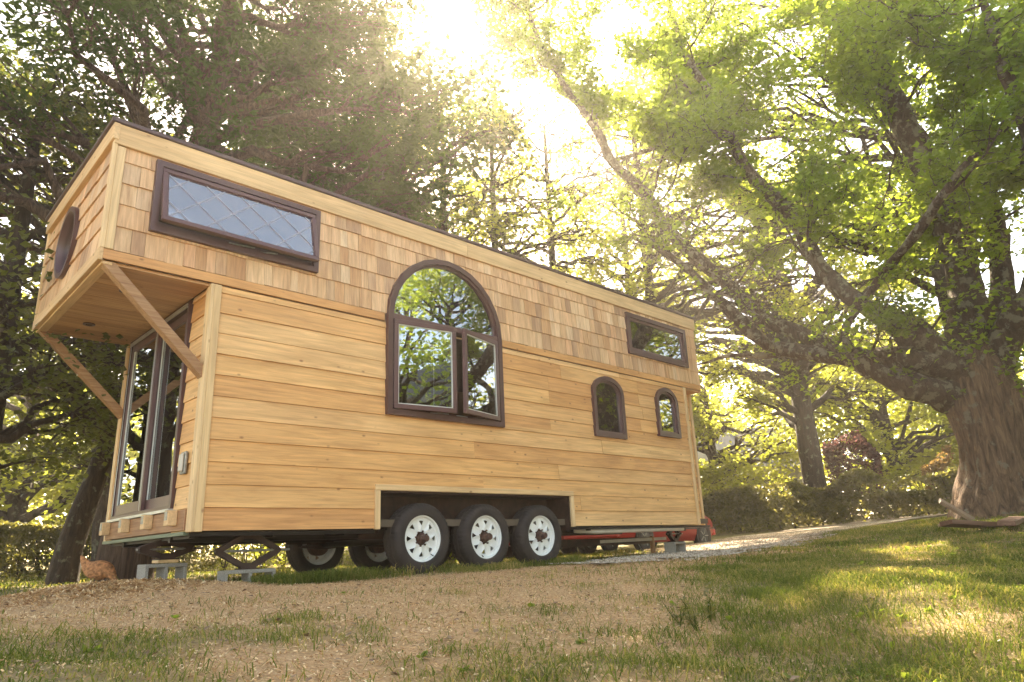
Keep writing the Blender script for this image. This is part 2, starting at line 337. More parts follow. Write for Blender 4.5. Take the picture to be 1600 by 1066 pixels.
def grass_w(x, y):
    """0 mulch .. 1 grass"""
    x = np.asarray(x, float); y = np.asarray(y, float)
    nz = (vnoise(x, y, .55, 1)-.5)*.9+(vnoise(x, y, .2, 2)-.5)*.5
    # boundary of the right-hand turf
    yb = np.interp(x, [-1.2, -.3, .6, 1.5, 2.8, 4.2, 5.5, 7, 9], [-6.5, -4.75, -4.15, -3.75, -3.2, -2.7, -2.3, -1.9, -1.6])
    g1 = np.clip((yb-y)/1.3+.42+nz*1.25, 0, 1)
    g2 = np.clip((.85-np.hypot((x+1.45)/1.0, (y+3.0)/.75))/.8+.25+nz*1.3, 0, .8)      # bottom-left turf
    g3 = np.clip((.5-np.hypot((x+.35)/.5, (y+2.7)/.3))/.25+.3+nz, 0, .7)
    g4 = np.clip((y-.0-np.where(x < .6, 1.3, 0)+nz*.6)/.4, 0, 1)               # under and behind the house
    g5 = np.clip((-1.5-x-(y+2)*.15)/.4+nz+.3, 0, 1)*0.8
    g6 = np.clip((x-9.5)/.8, 0, 1)
    g7 = np.clip((.35-np.abs(y+.15))/.2+nz, 0, 1)*(x > .5)*(x < 6)*.8
    far = np.clip((np.hypot(x-1, y+2)-12)/2, 0, 1)
    base = np.clip((nz-.28)*2.2, 0, .35)
    return np.maximum.reduce([g1*(.55+.45*np.clip((vnoise(x, y, .8, 12)-.25)*3, 0, 1)), g2, g3, g4, g5, g6, g7, far, base+.06])
def groundmat():
    m, nt, n, l, b = mat('ground'); b.inputs['Roughness'].default_value = .95
    tc = n.new('ShaderNodeTexCoord'); 
    def nz(s, d=8, r=.7):
        x = n.new('ShaderNodeTexNoise'); x.inputs['Scale'].default_value = s; x.inputs['Detail'].default_value = d; x.inputs['Roughness'].default_value = r; l.new(tc.outputs['Object'], x.inputs['Vector']); return x
    a = nz(45); g = nz(9)
    mul = ramp(n, [(.32, (.32, .18, .08)), (.5, (.60, .37, .18)), (.68, (.76, .53, .29))]); l.new(a.outputs[0], mul.inputs[0])
    gr = ramp(n, [(.3, (.09, .085, .025)), (.5, (.24, .19, .07)), (.7, (.46, .33, .16))]); l.new(g.outputs[0], gr.inputs[0])
    at_ = n.new('ShaderNodeAttribute'); at_.attribute_name = 'turf'
    mx = n.new('ShaderNodeMix'); mx.data_type = 'RGBA'; l.new(at_.outputs['Fac'], mx.inputs[0]); l.new(mul.outputs[0], mx.inputs[6]); l.new(gr.outputs[0], mx.inputs[7])
    l.new(mx.outputs[2], b.inputs['Base Color'])
    bp = n.new('ShaderNodeBump'); bp.inputs['Strength'].default_value = .9; bp.inputs['Distance'].default_value = .03; l.new(a.outputs[0], bp.inputs['Height']); l.new(bp.outputs[0], b.inputs['Normal'])
    return m
def gravelmat():
    m, nt, n, l, b = mat('gravel'); b.inputs['Roughness'].default_value = .9
    tc = n.new('ShaderNodeTexCoord'); vo = n.new('ShaderNodeTexVoronoi'); vo.inputs['Scale'].default_value = 38; l.new(tc.outputs['Object'], vo.inputs['Vector'])
    sp = n.new('ShaderNodeSeparateColor'); l.new(vo.outputs['Color'], sp.inputs[0])
    r = ramp(n, [(.1, (.24, .18, .13)), (.5, (.44, .35, .26)), (.9, (.60, .51, .40))]); l.new(sp.outputs[0], r.inputs[0])
    n2 = n.new('ShaderNodeTexNoise'); n2.inputs['Scale'].default_value = .9; n2.inputs['Detail'].default_value = 6; l.new(tc.outputs['Object'], n2.inputs['Vector'])
    r2_ = ramp(n, [(.4, (.72, .62, .52)), (.6, (1, 1, 1))]); l.new(n2.outputs[0], r2_.inputs[0])
    mx = n.new('ShaderNodeMix'); mx.data_type = 'RGBA'; mx.blend_type = 'MULTIPLY'; mx.inputs[0].default_value = 1; l.new(r.outputs[0], mx.inputs[6]); l.new(r2_.outputs[0], mx.inputs[7]); l.new(mx.outputs[2], b.inputs['Base Color'])
    bp = n.new('ShaderNodeBump'); bp.inputs['Strength'].default_value = 1; bp.inputs['Distance'].default_value = .02; bp.invert = True; l.new(vo.outputs['Distance'], bp.inputs['Height']); l.new(bp.outputs[0], b.inputs['Normal'])
    return m
def grid_axis(lo, hi, a, b, fine, coarse):
    g = list(np.arange(a, b, fine)); x = b; s = fine
    while x < hi: g.append(x); s = min(s*1.07, coarse); x += s
    g.append(hi); x = a; s = fine; pre = []
    while x > lo:
        s = min(s*1.18, coarse); x -= s; pre.append(max(x, lo))
    return np.array(pre[::-1]+g)
gx = grid_axis(-60, 90, -4, 11, .085, 4); gy = grid_axis(-60, 90, -7, 2, .085, 4)
X, Y = np.meshgrid(gx, gy); xs, ys = X.ravel(), Y.ravel(); zs = hz(xs, ys)
zs = zs+(RNG.random(len(zs))-.5)*.012*((xs > -4.5) & (xs < 11) & (ys > -7.2) & (ys < 2.2))
nx, ny = len(gx), len(gy); ii = np.arange(ny-1)[:, None]*nx; jj = np.arange(nx-1)[None]
Fg = np.stack([ii+jj, ii+jj+1, ii+nx+jj+1, ii+nx+jj], -1).reshape(-1, 4)
gm = grass_w(xs, ys)
zs = zs-.05*np.clip(-road_d(xs, ys)/.3, 0, 1)
tag(mesh_np('ground', np.c_[xs, ys, zs], [Fg], groundmat(), smooth=True, attrs={'turf': gm}), 'mulch and patchy grass lawn rising gently towards the right', kind='structure')
# gravel road: sheet following the ground
ux = np.arange(4, 44, .16); uy = np.arange(-9, 6, .16); X, Y = np.meshgrid(ux, uy); xr, yr = X.ravel(), Y.ravel()
rd = road_d(xr, yr)+(vnoise(xr, yr, .5, 5)-.5)*.5+(vnoise(xr, yr, .17, 6)-.5)*.35
nx = len(ux); ii = np.arange(len(uy)-1)[:, None]*nx; jj = np.arange(nx-1)[None]
Fr = np.stack([ii+jj, ii+jj+1, ii+nx+jj+1, ii+nx+jj], -1).reshape(-1, 4); ok = (rd[Fr] < 0).all(1)
used = np.unique(Fr[ok]); mp_ = np.zeros(len(xr), int); mp_[used] = np.arange(len(used))
zr = hz(xr[used], yr[used])+.03
tag(mesh_np('road', np.c_[xr[used], yr[used], zr], [mp_[Fr[ok]]], gravelmat(), smooth=True), 'pale gravel drive curving past the back of the house', kind='structure')
# ------------------------------------------------------------------ tiny house on a trailer
HS = tag(empty('tiny_house'), 'wooden tiny house on a triple axle trailer with cedar shingles above pine siding', 'tiny house')
L1, L2, W, H, ZB, ZS, OV = 8.37, 8.90, 2.62, 4.30, .50, 2.87, -1.0
# openings on the long side: (x0, x1, z0, z1, kind, arch_rise): clear hole under the frame
def arch_halfw(z, o):
    """half width of opening o at height z"""
    cx, hw, z0, z1, rise = o
    if z <= z0 or z >= z1: return 0.0
    if rise <= 0 or z <= z1-rise: return hw
    t = (z-(z1-rise))/rise
    return hw*math.sqrt(max(0, 1-t*t))
# outer frame outlines
WTOP = (.22, .875, 3.25, 4.0, 0); WARCH = (2.94, .915, 1.76, 3.87, .915)
WA1 = (6.115, .38, 1.80, 2.76, .26); WA2 = (7.71, .32, 1.93, 2.78, .26); WRT = (7.64, .88, 3.25, 3.97, 0)
WELL = (3.535, 1.565, .30, .91, 0)
def shrink(o, e): return (o[0], o[1]-e, o[2]+e, o[3]-e, max(0, o[4]-e) if o[4] else 0)
OPN = [shrink(o, .045) for o in (WTOP, WARCH, WA1, WA2, WRT)]+[(3.535, 1.565+.07, .30, .97, 0)]
def wall_pieces(x0, x1, z0, z1, opn, K=None, minw=.012):
    """strips of a piece cut back to the openings; returns list of (zs, left[], right[])"""
    hit = [o for o in opn if z1 > o[2] and z0 < o[3] and x1 > o[0]-o[1] and x0 < o[0]+o[1]]
    if not hit: return [([z0, z1], [x0, x0], [x1, x1])]
    o = hit[0]; res = []
    cuts = [z0]+[c for c in (o[2], o[3]) if z0+.004 < c < z1-.004]+[z1]
    for a, b in zip(cuts[:-1], cuts[1:]):
        if a >= o[3]-.004 or b <= o[2]+.004: res.append(([a, b], [x0, x0], [x1, x1])); continue
        k = 2 if not o[4] or (b < o[3]-o[4] and o[1] != .34) else max(4, int((b-a)/.03)+2)
        zs_ = np.linspace(a+1e-4, b-1e-4, k); hw = [arch_halfw(z, o) for z in zs_]
        for side in (-1, 1):
            if side < 0: lf = [x0]*k; rg = [min(x1, max(x0, o[0]-h)) for h in hw]
            else: lf = [max(x0, min(x1, o[0]+h)) for h in hw]; rg = [x1]*k
            if side < 0 and x0 >= o[0]: continue
            if side > 0 and x1 <= o[0]: continue
            ok_ = [r_-l_ > .001 for r_, l_ in zip(rg, lf)]
            if max(r_-l_ for r_, l_ in zip(rg, lf)) <= minw: continue
            i0, i1 = ok_.index(True), k-1-ok_[::-1].index(True); i0 = max(0, i0-1) if i1-i0 < 1 else i0; i1 = min(k-1, max(i1, i0+1))
            res.append((list(zs_[i0:i1+1]), lf[i0:i1+1], rg[i0:i1+1]))
    return res
def piece_mb(strips, y_of, yb, mb=None, plane='x'):
    """solid from strips; y_of(z) front depth, yb back depth"""
    mb = mb or MB()
    for zs_, lf, rg in strips:
        k = len(zs_); V = []
        for z, a, b in zip(zs_, lf, rg):
            b = max(b, a+1e-4); yf = y_of(z)
            for q in ((a, yf), (b, yf), (b, yb), (a, yb)): V.append((q[0], q[1], z) if plane == 'x' else (q[1], q[0], z))
        F = [(3, 2, 1, 0), tuple(4*(k-1)+i for i in range(4))]
        for j in range(k-1):
            for i in range(4): F.append((4*j+i, 4*j+(i+1) % 4, 4*j+4+(i+1) % 4, 4*j+4+i))
        mb.add(V, F)
    return mb
# sheathing behind the cladding
def sheath(x0, x1, z0, z1, opn, y0, y1, name='wall', plane='x'):
    mb = MB(); zc = sorted({z0, z1, *[c for o in opn for c in (o[2], o[3]) if z0 < c < z1]})
    for a, b in zip(zc[:-1], zc[1:]):
        os_ = sorted([o for o in opn if o[2] < b-.001 and o[3] > a+.001]); xx = [x0]+[(o[0]+p[0])/2+(o[1]-p[1])/2 for o, p in zip(os_[:-1], os_[1:])]+[x1]
        for i in range(max(1, len(os_))):
            piece_mb(wall_pieces(xx[i], xx[i+1], a, b, os_[i:i+1]), lambda z: y0, y1, mb, plane)
    return mb
sheath(0, L1, ZB, ZS, OPN, 0, .09).build('wall', MT['sheath'], HS)
sheath(OV, L2, ZS, H-.06, OPN, 0, .09).build('wall', MT['sheath'], HS)
YD0, YD1, ZD0, ZD1 = .50, 2.43, .73, 2.84       # door opening in the front wall
sheath(0.092, W, ZB, ZS, [((YD0+YD1)/2, (YD1-YD0)/2-.03, ZD0+.03, ZD1-.03, 0)], 0, .09, 'wall', 'y').build('wall', MT['sheath'], HS)
CW = (1.465, .34, 3.21, 3.89, .34)             # round window in the loft nose
def circ_hw(z): t = (z-3.55)/.34; return .34*math.sqrt(max(0, 1-t*t))
_ahw = arch_halfw
def arch_halfw(z, o):
    if o is CW: return circ_hw(z)
    return _ahw(z, o)
sheath(.092, W-.092, ZS, H-.06, [CW], OV, OV+.09, 'wall', 'y').build('wall', MT['sheath'], HS)
mb = MB(); mb.box(0.0, L2, W-.09, W, ZB, ZS-.002); mb.box(OV, L2, W-.09, W, ZS, H-.06); mb.box(L1-.09, L1, .092, .26, ZB, ZS); mb.box(L1, L2, .25, .34, ZB, ZS); mb.box(L2-.09, L2, .342, W-.092, ZB, H-.06)
mb.box(L2-.09, L2, .092, .34, ZS, H-.06); mb.build('wall', MT['sheath'], HS)
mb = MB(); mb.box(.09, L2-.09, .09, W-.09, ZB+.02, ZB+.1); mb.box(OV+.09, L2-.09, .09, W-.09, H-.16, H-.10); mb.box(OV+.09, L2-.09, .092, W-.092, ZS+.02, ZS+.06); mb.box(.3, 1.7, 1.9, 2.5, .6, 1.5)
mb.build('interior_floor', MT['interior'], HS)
# lap siding, long side
def lap(z0, z1, yo=-.006, d=.014):
    return lambda z: yo-d*(1-(z-z0)/(z1-z0))
rs = random.Random(3)
NB = 12; P = .209
for k in range(NB):
    z0 = ZB+k*P; z1 = min(ZS, z0+P)-.002; xs_ = [.075]
    for j in range(rs.choice((1, 1, 2))): xs_.append(rs.uniform(2.2, 7.2))
    xs_ = sorted(xs_)+[8.298]
    xs_ = [x for i, x in enumerate(xs_) if i == 0 or x-xs_[i-1] > .9 or i == len(xs_)-1]
    for a, b in zip(xs_[:-1], xs_[1:]):
        ho = sorted([o for o in OPN if z1 > o[2] and z0 < o[3] and b > o[0]-o[1] and a < o[0]+o[1]])
        parts = [a]+[(p[0]+q[0])/2+(p[1]-q[1])/2 for p, q in zip(ho[:-1], ho[1:])]+[b]
        for i in range(len(parts)-1):
            st = wall_pieces(parts[i]+(.0 if i else 0), parts[i+1]-.003, z0, z1, ho[i:i+1])
            jit = rs.uniform(-.003, .003)
            if len(ho) > 1 and i and not st: continue
            groups = {}
            for s_ in st: groups.setdefault(0 if (ho and s_[1][0] < ho[min(i, len(ho)-1)][0]) else 1, []).append(s_)
            for g in groups.values(): piece_mb(g, lap(z0, z1, -.006+jit), -.0005).build('siding_board', MT['siding'], HS)
# recessed siding at the tongue end, and strips beside the door
for k in range(NB):
    z0 = ZB+k*P; z1 = min(ZS, z0+P)-.002
    piece_mb([([z0, z1], [L1+.002]*2, [L2-.05]*2)], lap(z0, z1, .244), .2495).build('siding_board', MT['siding'], HS)
    f = lap(z0, z1, -.006)
    piece_mb([([z0, z1], [.093]*2, [YD0-.01]*2)], f, -.0005, None, 'y').build('siding_board', MT['siding_y'], HS)
    piece_mb([([z0, z1], [YD1+.01]*2, [W-.075]*2)], f, -.0005, None, 'y').build('siding_board', MT['siding_y'], HS)
    MB().box(L2+.001, L2+.02, .39, W-.07, z0, z1).build('siding_board', MT['siding_y'], HS)
    MB().box(.07, L2-.07, W+.001, W+.02, z0, z1).build('siding_board', MT['siding'], HS)
# shingles
def shingle_row(z0, z1, a, b, opn, plane, rows, yface=0):
    x = a
    while x < b-.03:
        wd = rs.choice((.09, .12, .14, .17, .2, .23, .11, .15)); x2 = min(b, x+wd)
        if b-x2 < .05: x2 = b
        lz = z0+rs.uniform(-.004, .004)
        st = wall_pieces(x+.0015, x2-.0015, lz, z1+.01, opn)
        jit = rs.uniform(-.004, .001)
        if st: rows.append((x, st, lz, z1+.01, jit))
        x = x2
SC = [2.98, 3.225, 3.45, 3.67, 3.885, 4.075]; SHW = MB(); cnt = 0
for k in range(5):
    rows = []; shingle_row(SC[k], SC[k+1], OV+.075, L2-.002, OPN, 'x', rows)
    for x, st, a, b, jit in rows:
        fy = (lambda a=a, b=b, jit=jit: (lambda z: -.005+jit-.016*(1-(z-a)/(b-a))))()
        if cnt < 298 and x < 8.3: piece_mb(st, fy, -.0005).build('shingle', MT['shingle'], HS); cnt += 1
        else: piece_mb(st, fy, -.0005, SHW)
FN = empty('shingled_nose_wall', (0, 0, 0), 0, HS)
for k in range(5):
    rows = []; shingle_row(SC[k], SC[k+1], .03, W-.03, [CW], 'y', rows)
    for x, st, a, b, jit in rows:
        fy = (lambda a=a, b=b, jit=jit: (lambda z: OV-.005+jit-.018*(1-(z-a)/(b-a))))()
        piece_mb(st, fy, OV-.0005, None, 'y').build('shingle', MT['shingle'], FN)
for k in range(5):        # back and end faces, seen only from elsewhere
    for yy, mbx in ((W, SHW),):
        x = OV
        while x < L2: 
            wd = rs.uniform(.1, .22); SHW.box(x, min(L2, x+wd-.003), W+.001, W+.02, SC[k], SC[k+1]); x += wd
    y = .05
    while y < W-.03:
        wd = rs.uniform(.1, .22); SHW.box(L2+.001, L2+.02, y, min(W-.03, y+wd-.003), SC[k], SC[k+1]); y += wd
tag(SHW.build('shingle_field', MT['shingle'], HS), kind='stuff')
# trims
def trim(x0, x1, y0, y1, z0, z1, ax, name='trim_board', bev=.004):
    return MB().box(x0, x1, y0, y1, z0, z1).build(name, MT['trim_'+ax], HS, bev)
trim(0, .073, -.034, -.001, ZB-.01, ZS-.002, 'z', 'corner_board')
trim(-.034, -.001, -.034, .09, ZB-.01, ZS-.002, 'z', 'corner_board')
trim(-.034, -.001, W-.072, W+.02, ZB-.01, ZS-.002, 'z', 'corner_board')
trim(8.30, L1, -.034, -.001, ZB-.005, ZS-.002, 'z', 'corner_board')
trim(L2-.048, L2+.02, .215, .249, ZB-.005, ZS-.002, 'z', 'corner_board')
trim(OV, OV+.073, -.034, -.001, 2.982, 4.028, 'z', 'corner_board')
trim(OV-.036, OV-.001, -.034, .03, 2.982, 4.078, 'z', 'corner_board')
trim(OV-.036, OV-.001, W-.03, W+.02, 2.982, 4.078, 'z', 'corner_board')
for a_, b_ in ((OV-.03, 2.0), (3.88, L2)): MB().box(a_, b_, -.022, -.001, ZS+.012, 2.977).build('band_board', MT['siding'], HS, .002)
MB().box(OV, L2, .0, .02, ZS-.001, ZS+.011).build('band_backer', MT['siding'], HS)
trim(OV-.040, OV-.001, -.03, W+.02, ZS-.01, 2.98, 'y', 'band_board')
trim(OV-.034, 3.3, -.042, -.001, 4.04, 4.252, 'x', 'fascia_board'); trim(3.302, L2+.01, -.042, -.001, 4.04, 4.252, 'x', 'fascia_board')
trim(OV-.056, OV-.001, -.05, W+.03, 4.08, 4.252, 'y', 'fascia_board')
trim(1.90, 1.968, -.038, -.001, ZB-.01, .905, 'z', 'well_trim'); trim(5.102, 5.165, -.038, -.001, ZB-.01, .905, 'z', 'well_trim')
trim(1.90, 5.165, -.038, -.001, .907, .972, 'x', 'well_trim')
MB().box(OV-.08, L2+.03, -.062, W+.06, H-.045, H-.002).build('roof', MT['drip'], HS, .006)
mb = MB()
for i in range(7):
    x = OV+.2+i*1.45; mb.box(x, x+.02, -.02, W, H-.002, H+.018)
mb.build('roof_seam', MT['drip'], HS)
# soffit planks under the loft nose
n_ = 19
for i in range(n_):
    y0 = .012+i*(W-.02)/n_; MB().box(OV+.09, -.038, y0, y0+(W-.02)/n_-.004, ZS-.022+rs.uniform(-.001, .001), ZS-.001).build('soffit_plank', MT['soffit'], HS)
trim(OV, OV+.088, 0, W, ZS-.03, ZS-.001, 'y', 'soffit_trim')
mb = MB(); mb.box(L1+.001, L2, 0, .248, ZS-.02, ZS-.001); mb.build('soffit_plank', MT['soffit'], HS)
for y in (.62, 1.95):
    mb = MB(); mb.lathe([(.035, -.012), (.062, -.012), (.062, .004), (.035, .004)], (-.62, y, ZS-.022), 'z', 20, True); o = mb.build('recessed_light', MT['frame'], HS)
    MB().lathe([(.034, 0), (.034, .004)], (-.62, y, ZS-.026), 'z', 16).build('lens', MT['interior'], o)
for y in (.055, W-.06):
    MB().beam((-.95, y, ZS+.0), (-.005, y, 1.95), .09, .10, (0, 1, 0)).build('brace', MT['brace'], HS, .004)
# --- windows
def frame_ring(o, e, yf, yb, name, mtl, parent, K=14, plane='x'):
    """closed frame of width e following outline o, from depth yf to yb"""
    cx, hw, z0, z1, rise = o
    def outline(e_):
        h = hw-e_; a, b = z0+e_, z1-e_; r_ = (rise-e_) if rise else 0
        pts = [(cx-h, a), (cx+h, a)]
        if rise:
            for i in range(K+1):
                t = math.pi*i/K; pts.append((cx+h*math.cos(t), b-r_+r_*math.sin(t)))
        else: pts += [(cx+h, b), (cx-h, b)]
        return pts
    A, B = outline(0), outline(e); n = len(A); mb = MB(); V = []
    for yy, Lst in ((yf, A), (yf, B), (yb, B), (yb, A)):
        for p, q in Lst: V.append((p, yy, q))
    F = []
    for r_ in range(4):
        for i in range(n):
            F.append((r_*n+i, r_*n+(i+1) % n, ((r_+1) % 4)*n+(i+1) % n, ((r_+1) % 4)*n+i))
    mb.add(V, F); ob = mb.build(name, mtl, parent); return ob, outline
def poly_pane(pts, y, th, name, parent, mtl=None):
    n = len(pts); V = [(p, y, q) for p, q in pts]+[(p, y+th, q) for p, q in pts]
    F = [tuple(range(n)), tuple(range(2*n-1, n-1, -1))]+[(i, (i+1) % n, n+(i+1) % n, n+i) for i in range(n)]
    return MB().add(V, F).build(name, mtl or MT['glass'], parent)
def rect_sash(x0, x1, z0, z1, e, d, name, parent, loc, rot, glass=True):
    """sash built around its hinge at loc"""
    mb = MB(); mb.box(x0, x1, 0, d, z0, z0+e); mb.box(x0, x1, 0, d, z1-e, z1); mb.box(x0, x0+e, 0, d, z0+e, z1-e); mb.box(x1-e, x1, 0, d, z0+e, z1-e)
    s_ = mb.build(name, MT['framel'], parent, .003, fix=True); s_.location = loc; s_.rotation_euler = rot
    mb = MB(); b_ = .012; mb.box(x0+e, x1-e, .012, d-.012, z0+e, z0+e+b_); mb.box(x0+e, x1-e, .012, d-.012, z1-e-b_, z1-e); mb.box(x0+e, x0+e+b_, .012, d-.012, z0+e, z1-e); mb.box(x1-e-b_, x1-e, .012, d-.012, z0+e, z1-e)
    mb.build('glazing_bead', MT['white'] if name == 'casement_sash' else MT['frame'], s_)
    if glass: MB().box(x0+e-.005, x1-e+.005, d*.5-.003, d*.5+.003, z0+e-.005, z1-e+.005).build('pane', MT['glass'], s_)
    return s_
def win_shell(o, e=.085, yf=-.062, name='window'):
    f1, ol = frame_ring(o, e, yf, .0, name, MT['frame'], HS)
    return f1, ol
# long awning window, pushed open at the bottom
f1, _ = win_shell(WTOP, .058, -.07)
frame_ring(shrink(WTOP, .058), .02, -.045, .10, 'frame_step', MT['frame'], f1)
x0, x1, z0, z1 = WTOP[0]-WTOP[1]+.062, WTOP[0]+WTOP[1]-.062, WTOP[2]+.066, WTOP[3]-.066
sash = rect_sash(x0, x1, z0-z1, 0, .045, .045, 'awning_sash', f1, (0, -.062, z1), (R(-13), 0, 0))
mb = MB(); nd = 8; w_ = (x1-x0-.12); hh = (z1-z0-.12)
for i in range(-4, 12):          # diamond muntins inside the pane
    for sg in (1, -1):
        a = x0+.06+i*.36; ax, az = (a, z0-z1+.06) if sg > 0 else (a, -.06); bx, bz = a+hh*1.1, (-.06 if sg > 0 else z0-z1+.06)
        lo, hi = x0+.06, x1-.06
        if bx <= lo or ax >= hi: continue
        t0 = max(0, (lo-ax)/(bx-ax)); t1 = min(1, (hi-ax)/(bx-ax))
        mb.beam((ax+(bx-ax)*t0, .017 if sg > 0 else .0155, az+(bz-az)*t0), (ax+(bx-ax)*t1, .017 if sg > 0 else .0155, az+(bz-az)*t1), .004, .014, (0, 0, 1))
MT['muntin'] = plain('muntin_grey', (.30, .30, .36), .5); mb.build('diamond_muntin', MT['muntin'], sash)
mb = MB(); mb.beam((.1, -.04, z0+.02), (.35, -.10, z0+.01), .012, .012); mb.beam((.35, .02, z0+.015), (.6, -.10, z0+.012), .012, .012); mb.box(.2, .45, -.0, .03, z0-.005, z0+.02); mb.build('crank_arm', MT['zinc'], f1)
MB().box(x0+.0, x1-.0, -.012, .01, z0-.0, z0+.06).build('screen_rail', MT['frame'], f1)
# right loft window
f1, _ = win_shell(WRT, .075, -.06); o_ = shrink(WRT, .075); s1, ol = frame_ring(o_, .045, -.035, .03, 'sash', MT['framel'], f1)
poly_pane(ol(.04), -.01, .006, 'pane', s1)
# two small arched windows
for o_ in (WA1, WA2):
    f1, _ = win_shell(o_, .07, -.06); s1, ol = frame_ring(shrink(o_, .07), .028, -.03, .03, 'sash', MT['framel'], f1)
    poly_pane(ol(.022), -.005, .006, 'pane', s1)
# big arched window: fixed fan light over two casements
f1, _ = win_shell(WARCH, .066, -.07); frame_ring(shrink(WARCH, .066), .03, -.035, .08, 'frame_step', MT['frame'], f1)
zc = 2.955; xl, xr_ = WARCH[0]-WARCH[1]+.07, WARCH[0]+WARCH[1]-.07
MB().box(xl, xr_, -.058, .05, zc-.035, zc+.035).build('transom', MT['framel'], f1, .004)
hw = WARCH[1]-.092; pts = [(WARCH[0]-hw, zc+.03), (WARCH[0]+hw, zc+.03)]+[(WARCH[0]+hw*math.cos(math.pi*i/24), zc+.03+hw*math.sin(math.pi*i/24)*.985) for i in range(1, 24)]
poly_pane(pts, -.01, .006, 'pane', f1)
xm = (xl+xr_)/2+.03; za, zb = WARCH[2]+.075, zc-.04
sl_ = rect_sash(0, xm-xl-.03, 0, zb-za, .055, .045, 'casement_sash', f1, (xl+.01, -.075, za), (0, 0, R(-9)))
sr_ = rect_sash(-(xr_-xm-.03), 0, 0, zb-za, .055, .045, 'casement_sash', f1, (xr_-.01, -.075, za), (0, 0, R(15)))
MB().box(xm-.03, xm+.03, -.02, .05, za, zb).build('mullion', MT['frame'], f1)
mb = MB(); mb.box(xl, xr_, -.03, .06, za-.03, za); mb.beam((xl+.5, -.04, za+.01), (xm-.1, -.10, za+.01), .012, .01); mb.build('sill_track', MT['frame'], f1)
mb = MB(); mb.beam((xl+.4, -.005, za+.006), (xm-.06, -.07, za+.006), .01, .008); mb.beam((xm+.08, -.05, za+.006), (xr_-.3, -.005, za+.006), .01, .008); mb.build('hinge_arm', MT['alu'], f1)
MB().box(xm-.17, xm-.165, .08, .085, za, zb).build('screen_edge', MT['white'], f1)
# round window in the nose
mb = MB(); mb.lathe([(.395, -.055), (.395, 0), (.325, .05), (.325, -.03), (.345, -.055)], (OV, 1.465, 3.55), 'x', 48, True); f1 = mb.build('round_window', MT['frame'], HS, smooth=True)
MB().lathe([(.33, 0), (.33, .006)], (OV-.0, 1.465, 3.55), 'x', 40).build('pane', MT['glass'], f1)
# sliding glass door in the front wall (plane x = 0)
DR = MB(); e = .06
DR.box(-.045, .07, YD0, YD0+e, ZD0, ZD1); DR.box(-.045, .07, YD1-e, YD1, ZD0, ZD1); DR.box(-.045, .07, YD0+e, YD1-e, ZD1-e, ZD1); DR.box(-.045, .07, YD0+e, YD1-e, ZD0, ZD0+.035)
DR = DR.build('glass_door', MT['frame'], HS, .003)
def leaf(y0, y1, x):
    mb = MB(); s_ = .085; z0, z1 = ZD0+.037, ZD1-.062
    mb.box(x, x+.04, y0, y0+s_, z0, z1); mb.box(x, x+.04, y1-s_, y1, z0, z1); mb.box(x, x+.04, y0+s_, y1-s_, z0, z0+.11); mb.box(x, x+.04, y0+s_, y1-s_, z1-.09, z1)
    o = mb.build('door_panel', MT['framel'], DR, .003)
    MB().box(x+.017, x+.023, y0+s_-.01, y1-s_+.01, z0+.1, z1-.08).build('pane', MT['glass'], o)
    mb = MB(); mb.box(x+.001, x+.013, y0+s_, y0+s_+.01, z0+.11, z1-.09); mb.box(x+.001, x+.013, y1-s_-.01, y1-s_, z0+.11, z1-.09); mb.build('glazing_bead', MT['white'], o)
leaf(1.42, 2.36, -.035); leaf(.565, 1.50, .012)
mb = MB(); mb.box(-.058, -.047, YD0+.03, YD1-.03, ZD1-.075, ZD1-.055); mb.box(-.058, -.047, YD0+.03, YD1-.03, ZD1-.045, ZD1-.03); mb.build('head_track', MT['alu'], DR)
mb = MB(); mb.box(-.05, -.046, 1.43, 1.438, ZD0+.04, ZD1-.08); mb.box(-.05, -.046, YD1-.07, YD1-.06, ZD0+.04, ZD1-.08); mb.build('screen_edge', MT['alu'], DR)
MB().box(-.07, -.001, YD0-.01, YD1+.02, ZD0-.03, ZD0-.003).build('threshold', MT['alu'], DR)
MB().box(-.048, -.003, .094, W-.074, ZB+.01, ZD0-.035).build('sill_board', MT['sill_wood'], HS, .003)
for y in (.33, 1.0, 1.72, 2.42):
    MB().box(-.13, -.05, y-.055, y+.055, ZB+.06, ZD0-.032).build('joist_end', MT['trim_y'], HS, .003)
    mb = MB(); mb.box(-.134, -.131, y-.03, y+.04, ZD0-.12, ZD0-.04); mb.box(-.134, -.06, y-.03, y+.04, ZD0-.031, ZD0-.028); mb.build('bracket', MT['zinc'], HS)
MB().box(-.052, -.004, .08, W-.02, ZB-.035, ZB-.002).build('flashing_strip', MT['green'], HS)
# outlet cover beside the door
mb = MB(); mb.box(-.05, -.024, .21, .33, 1.03, 1.24); ob = mb.build('outlet_box', MT['zinc'], HS, .006); MB().box(-.075, -.051, .225, .315, 1.05, 1.22).build('outlet_cover', MT['pipe'], ob, .01)
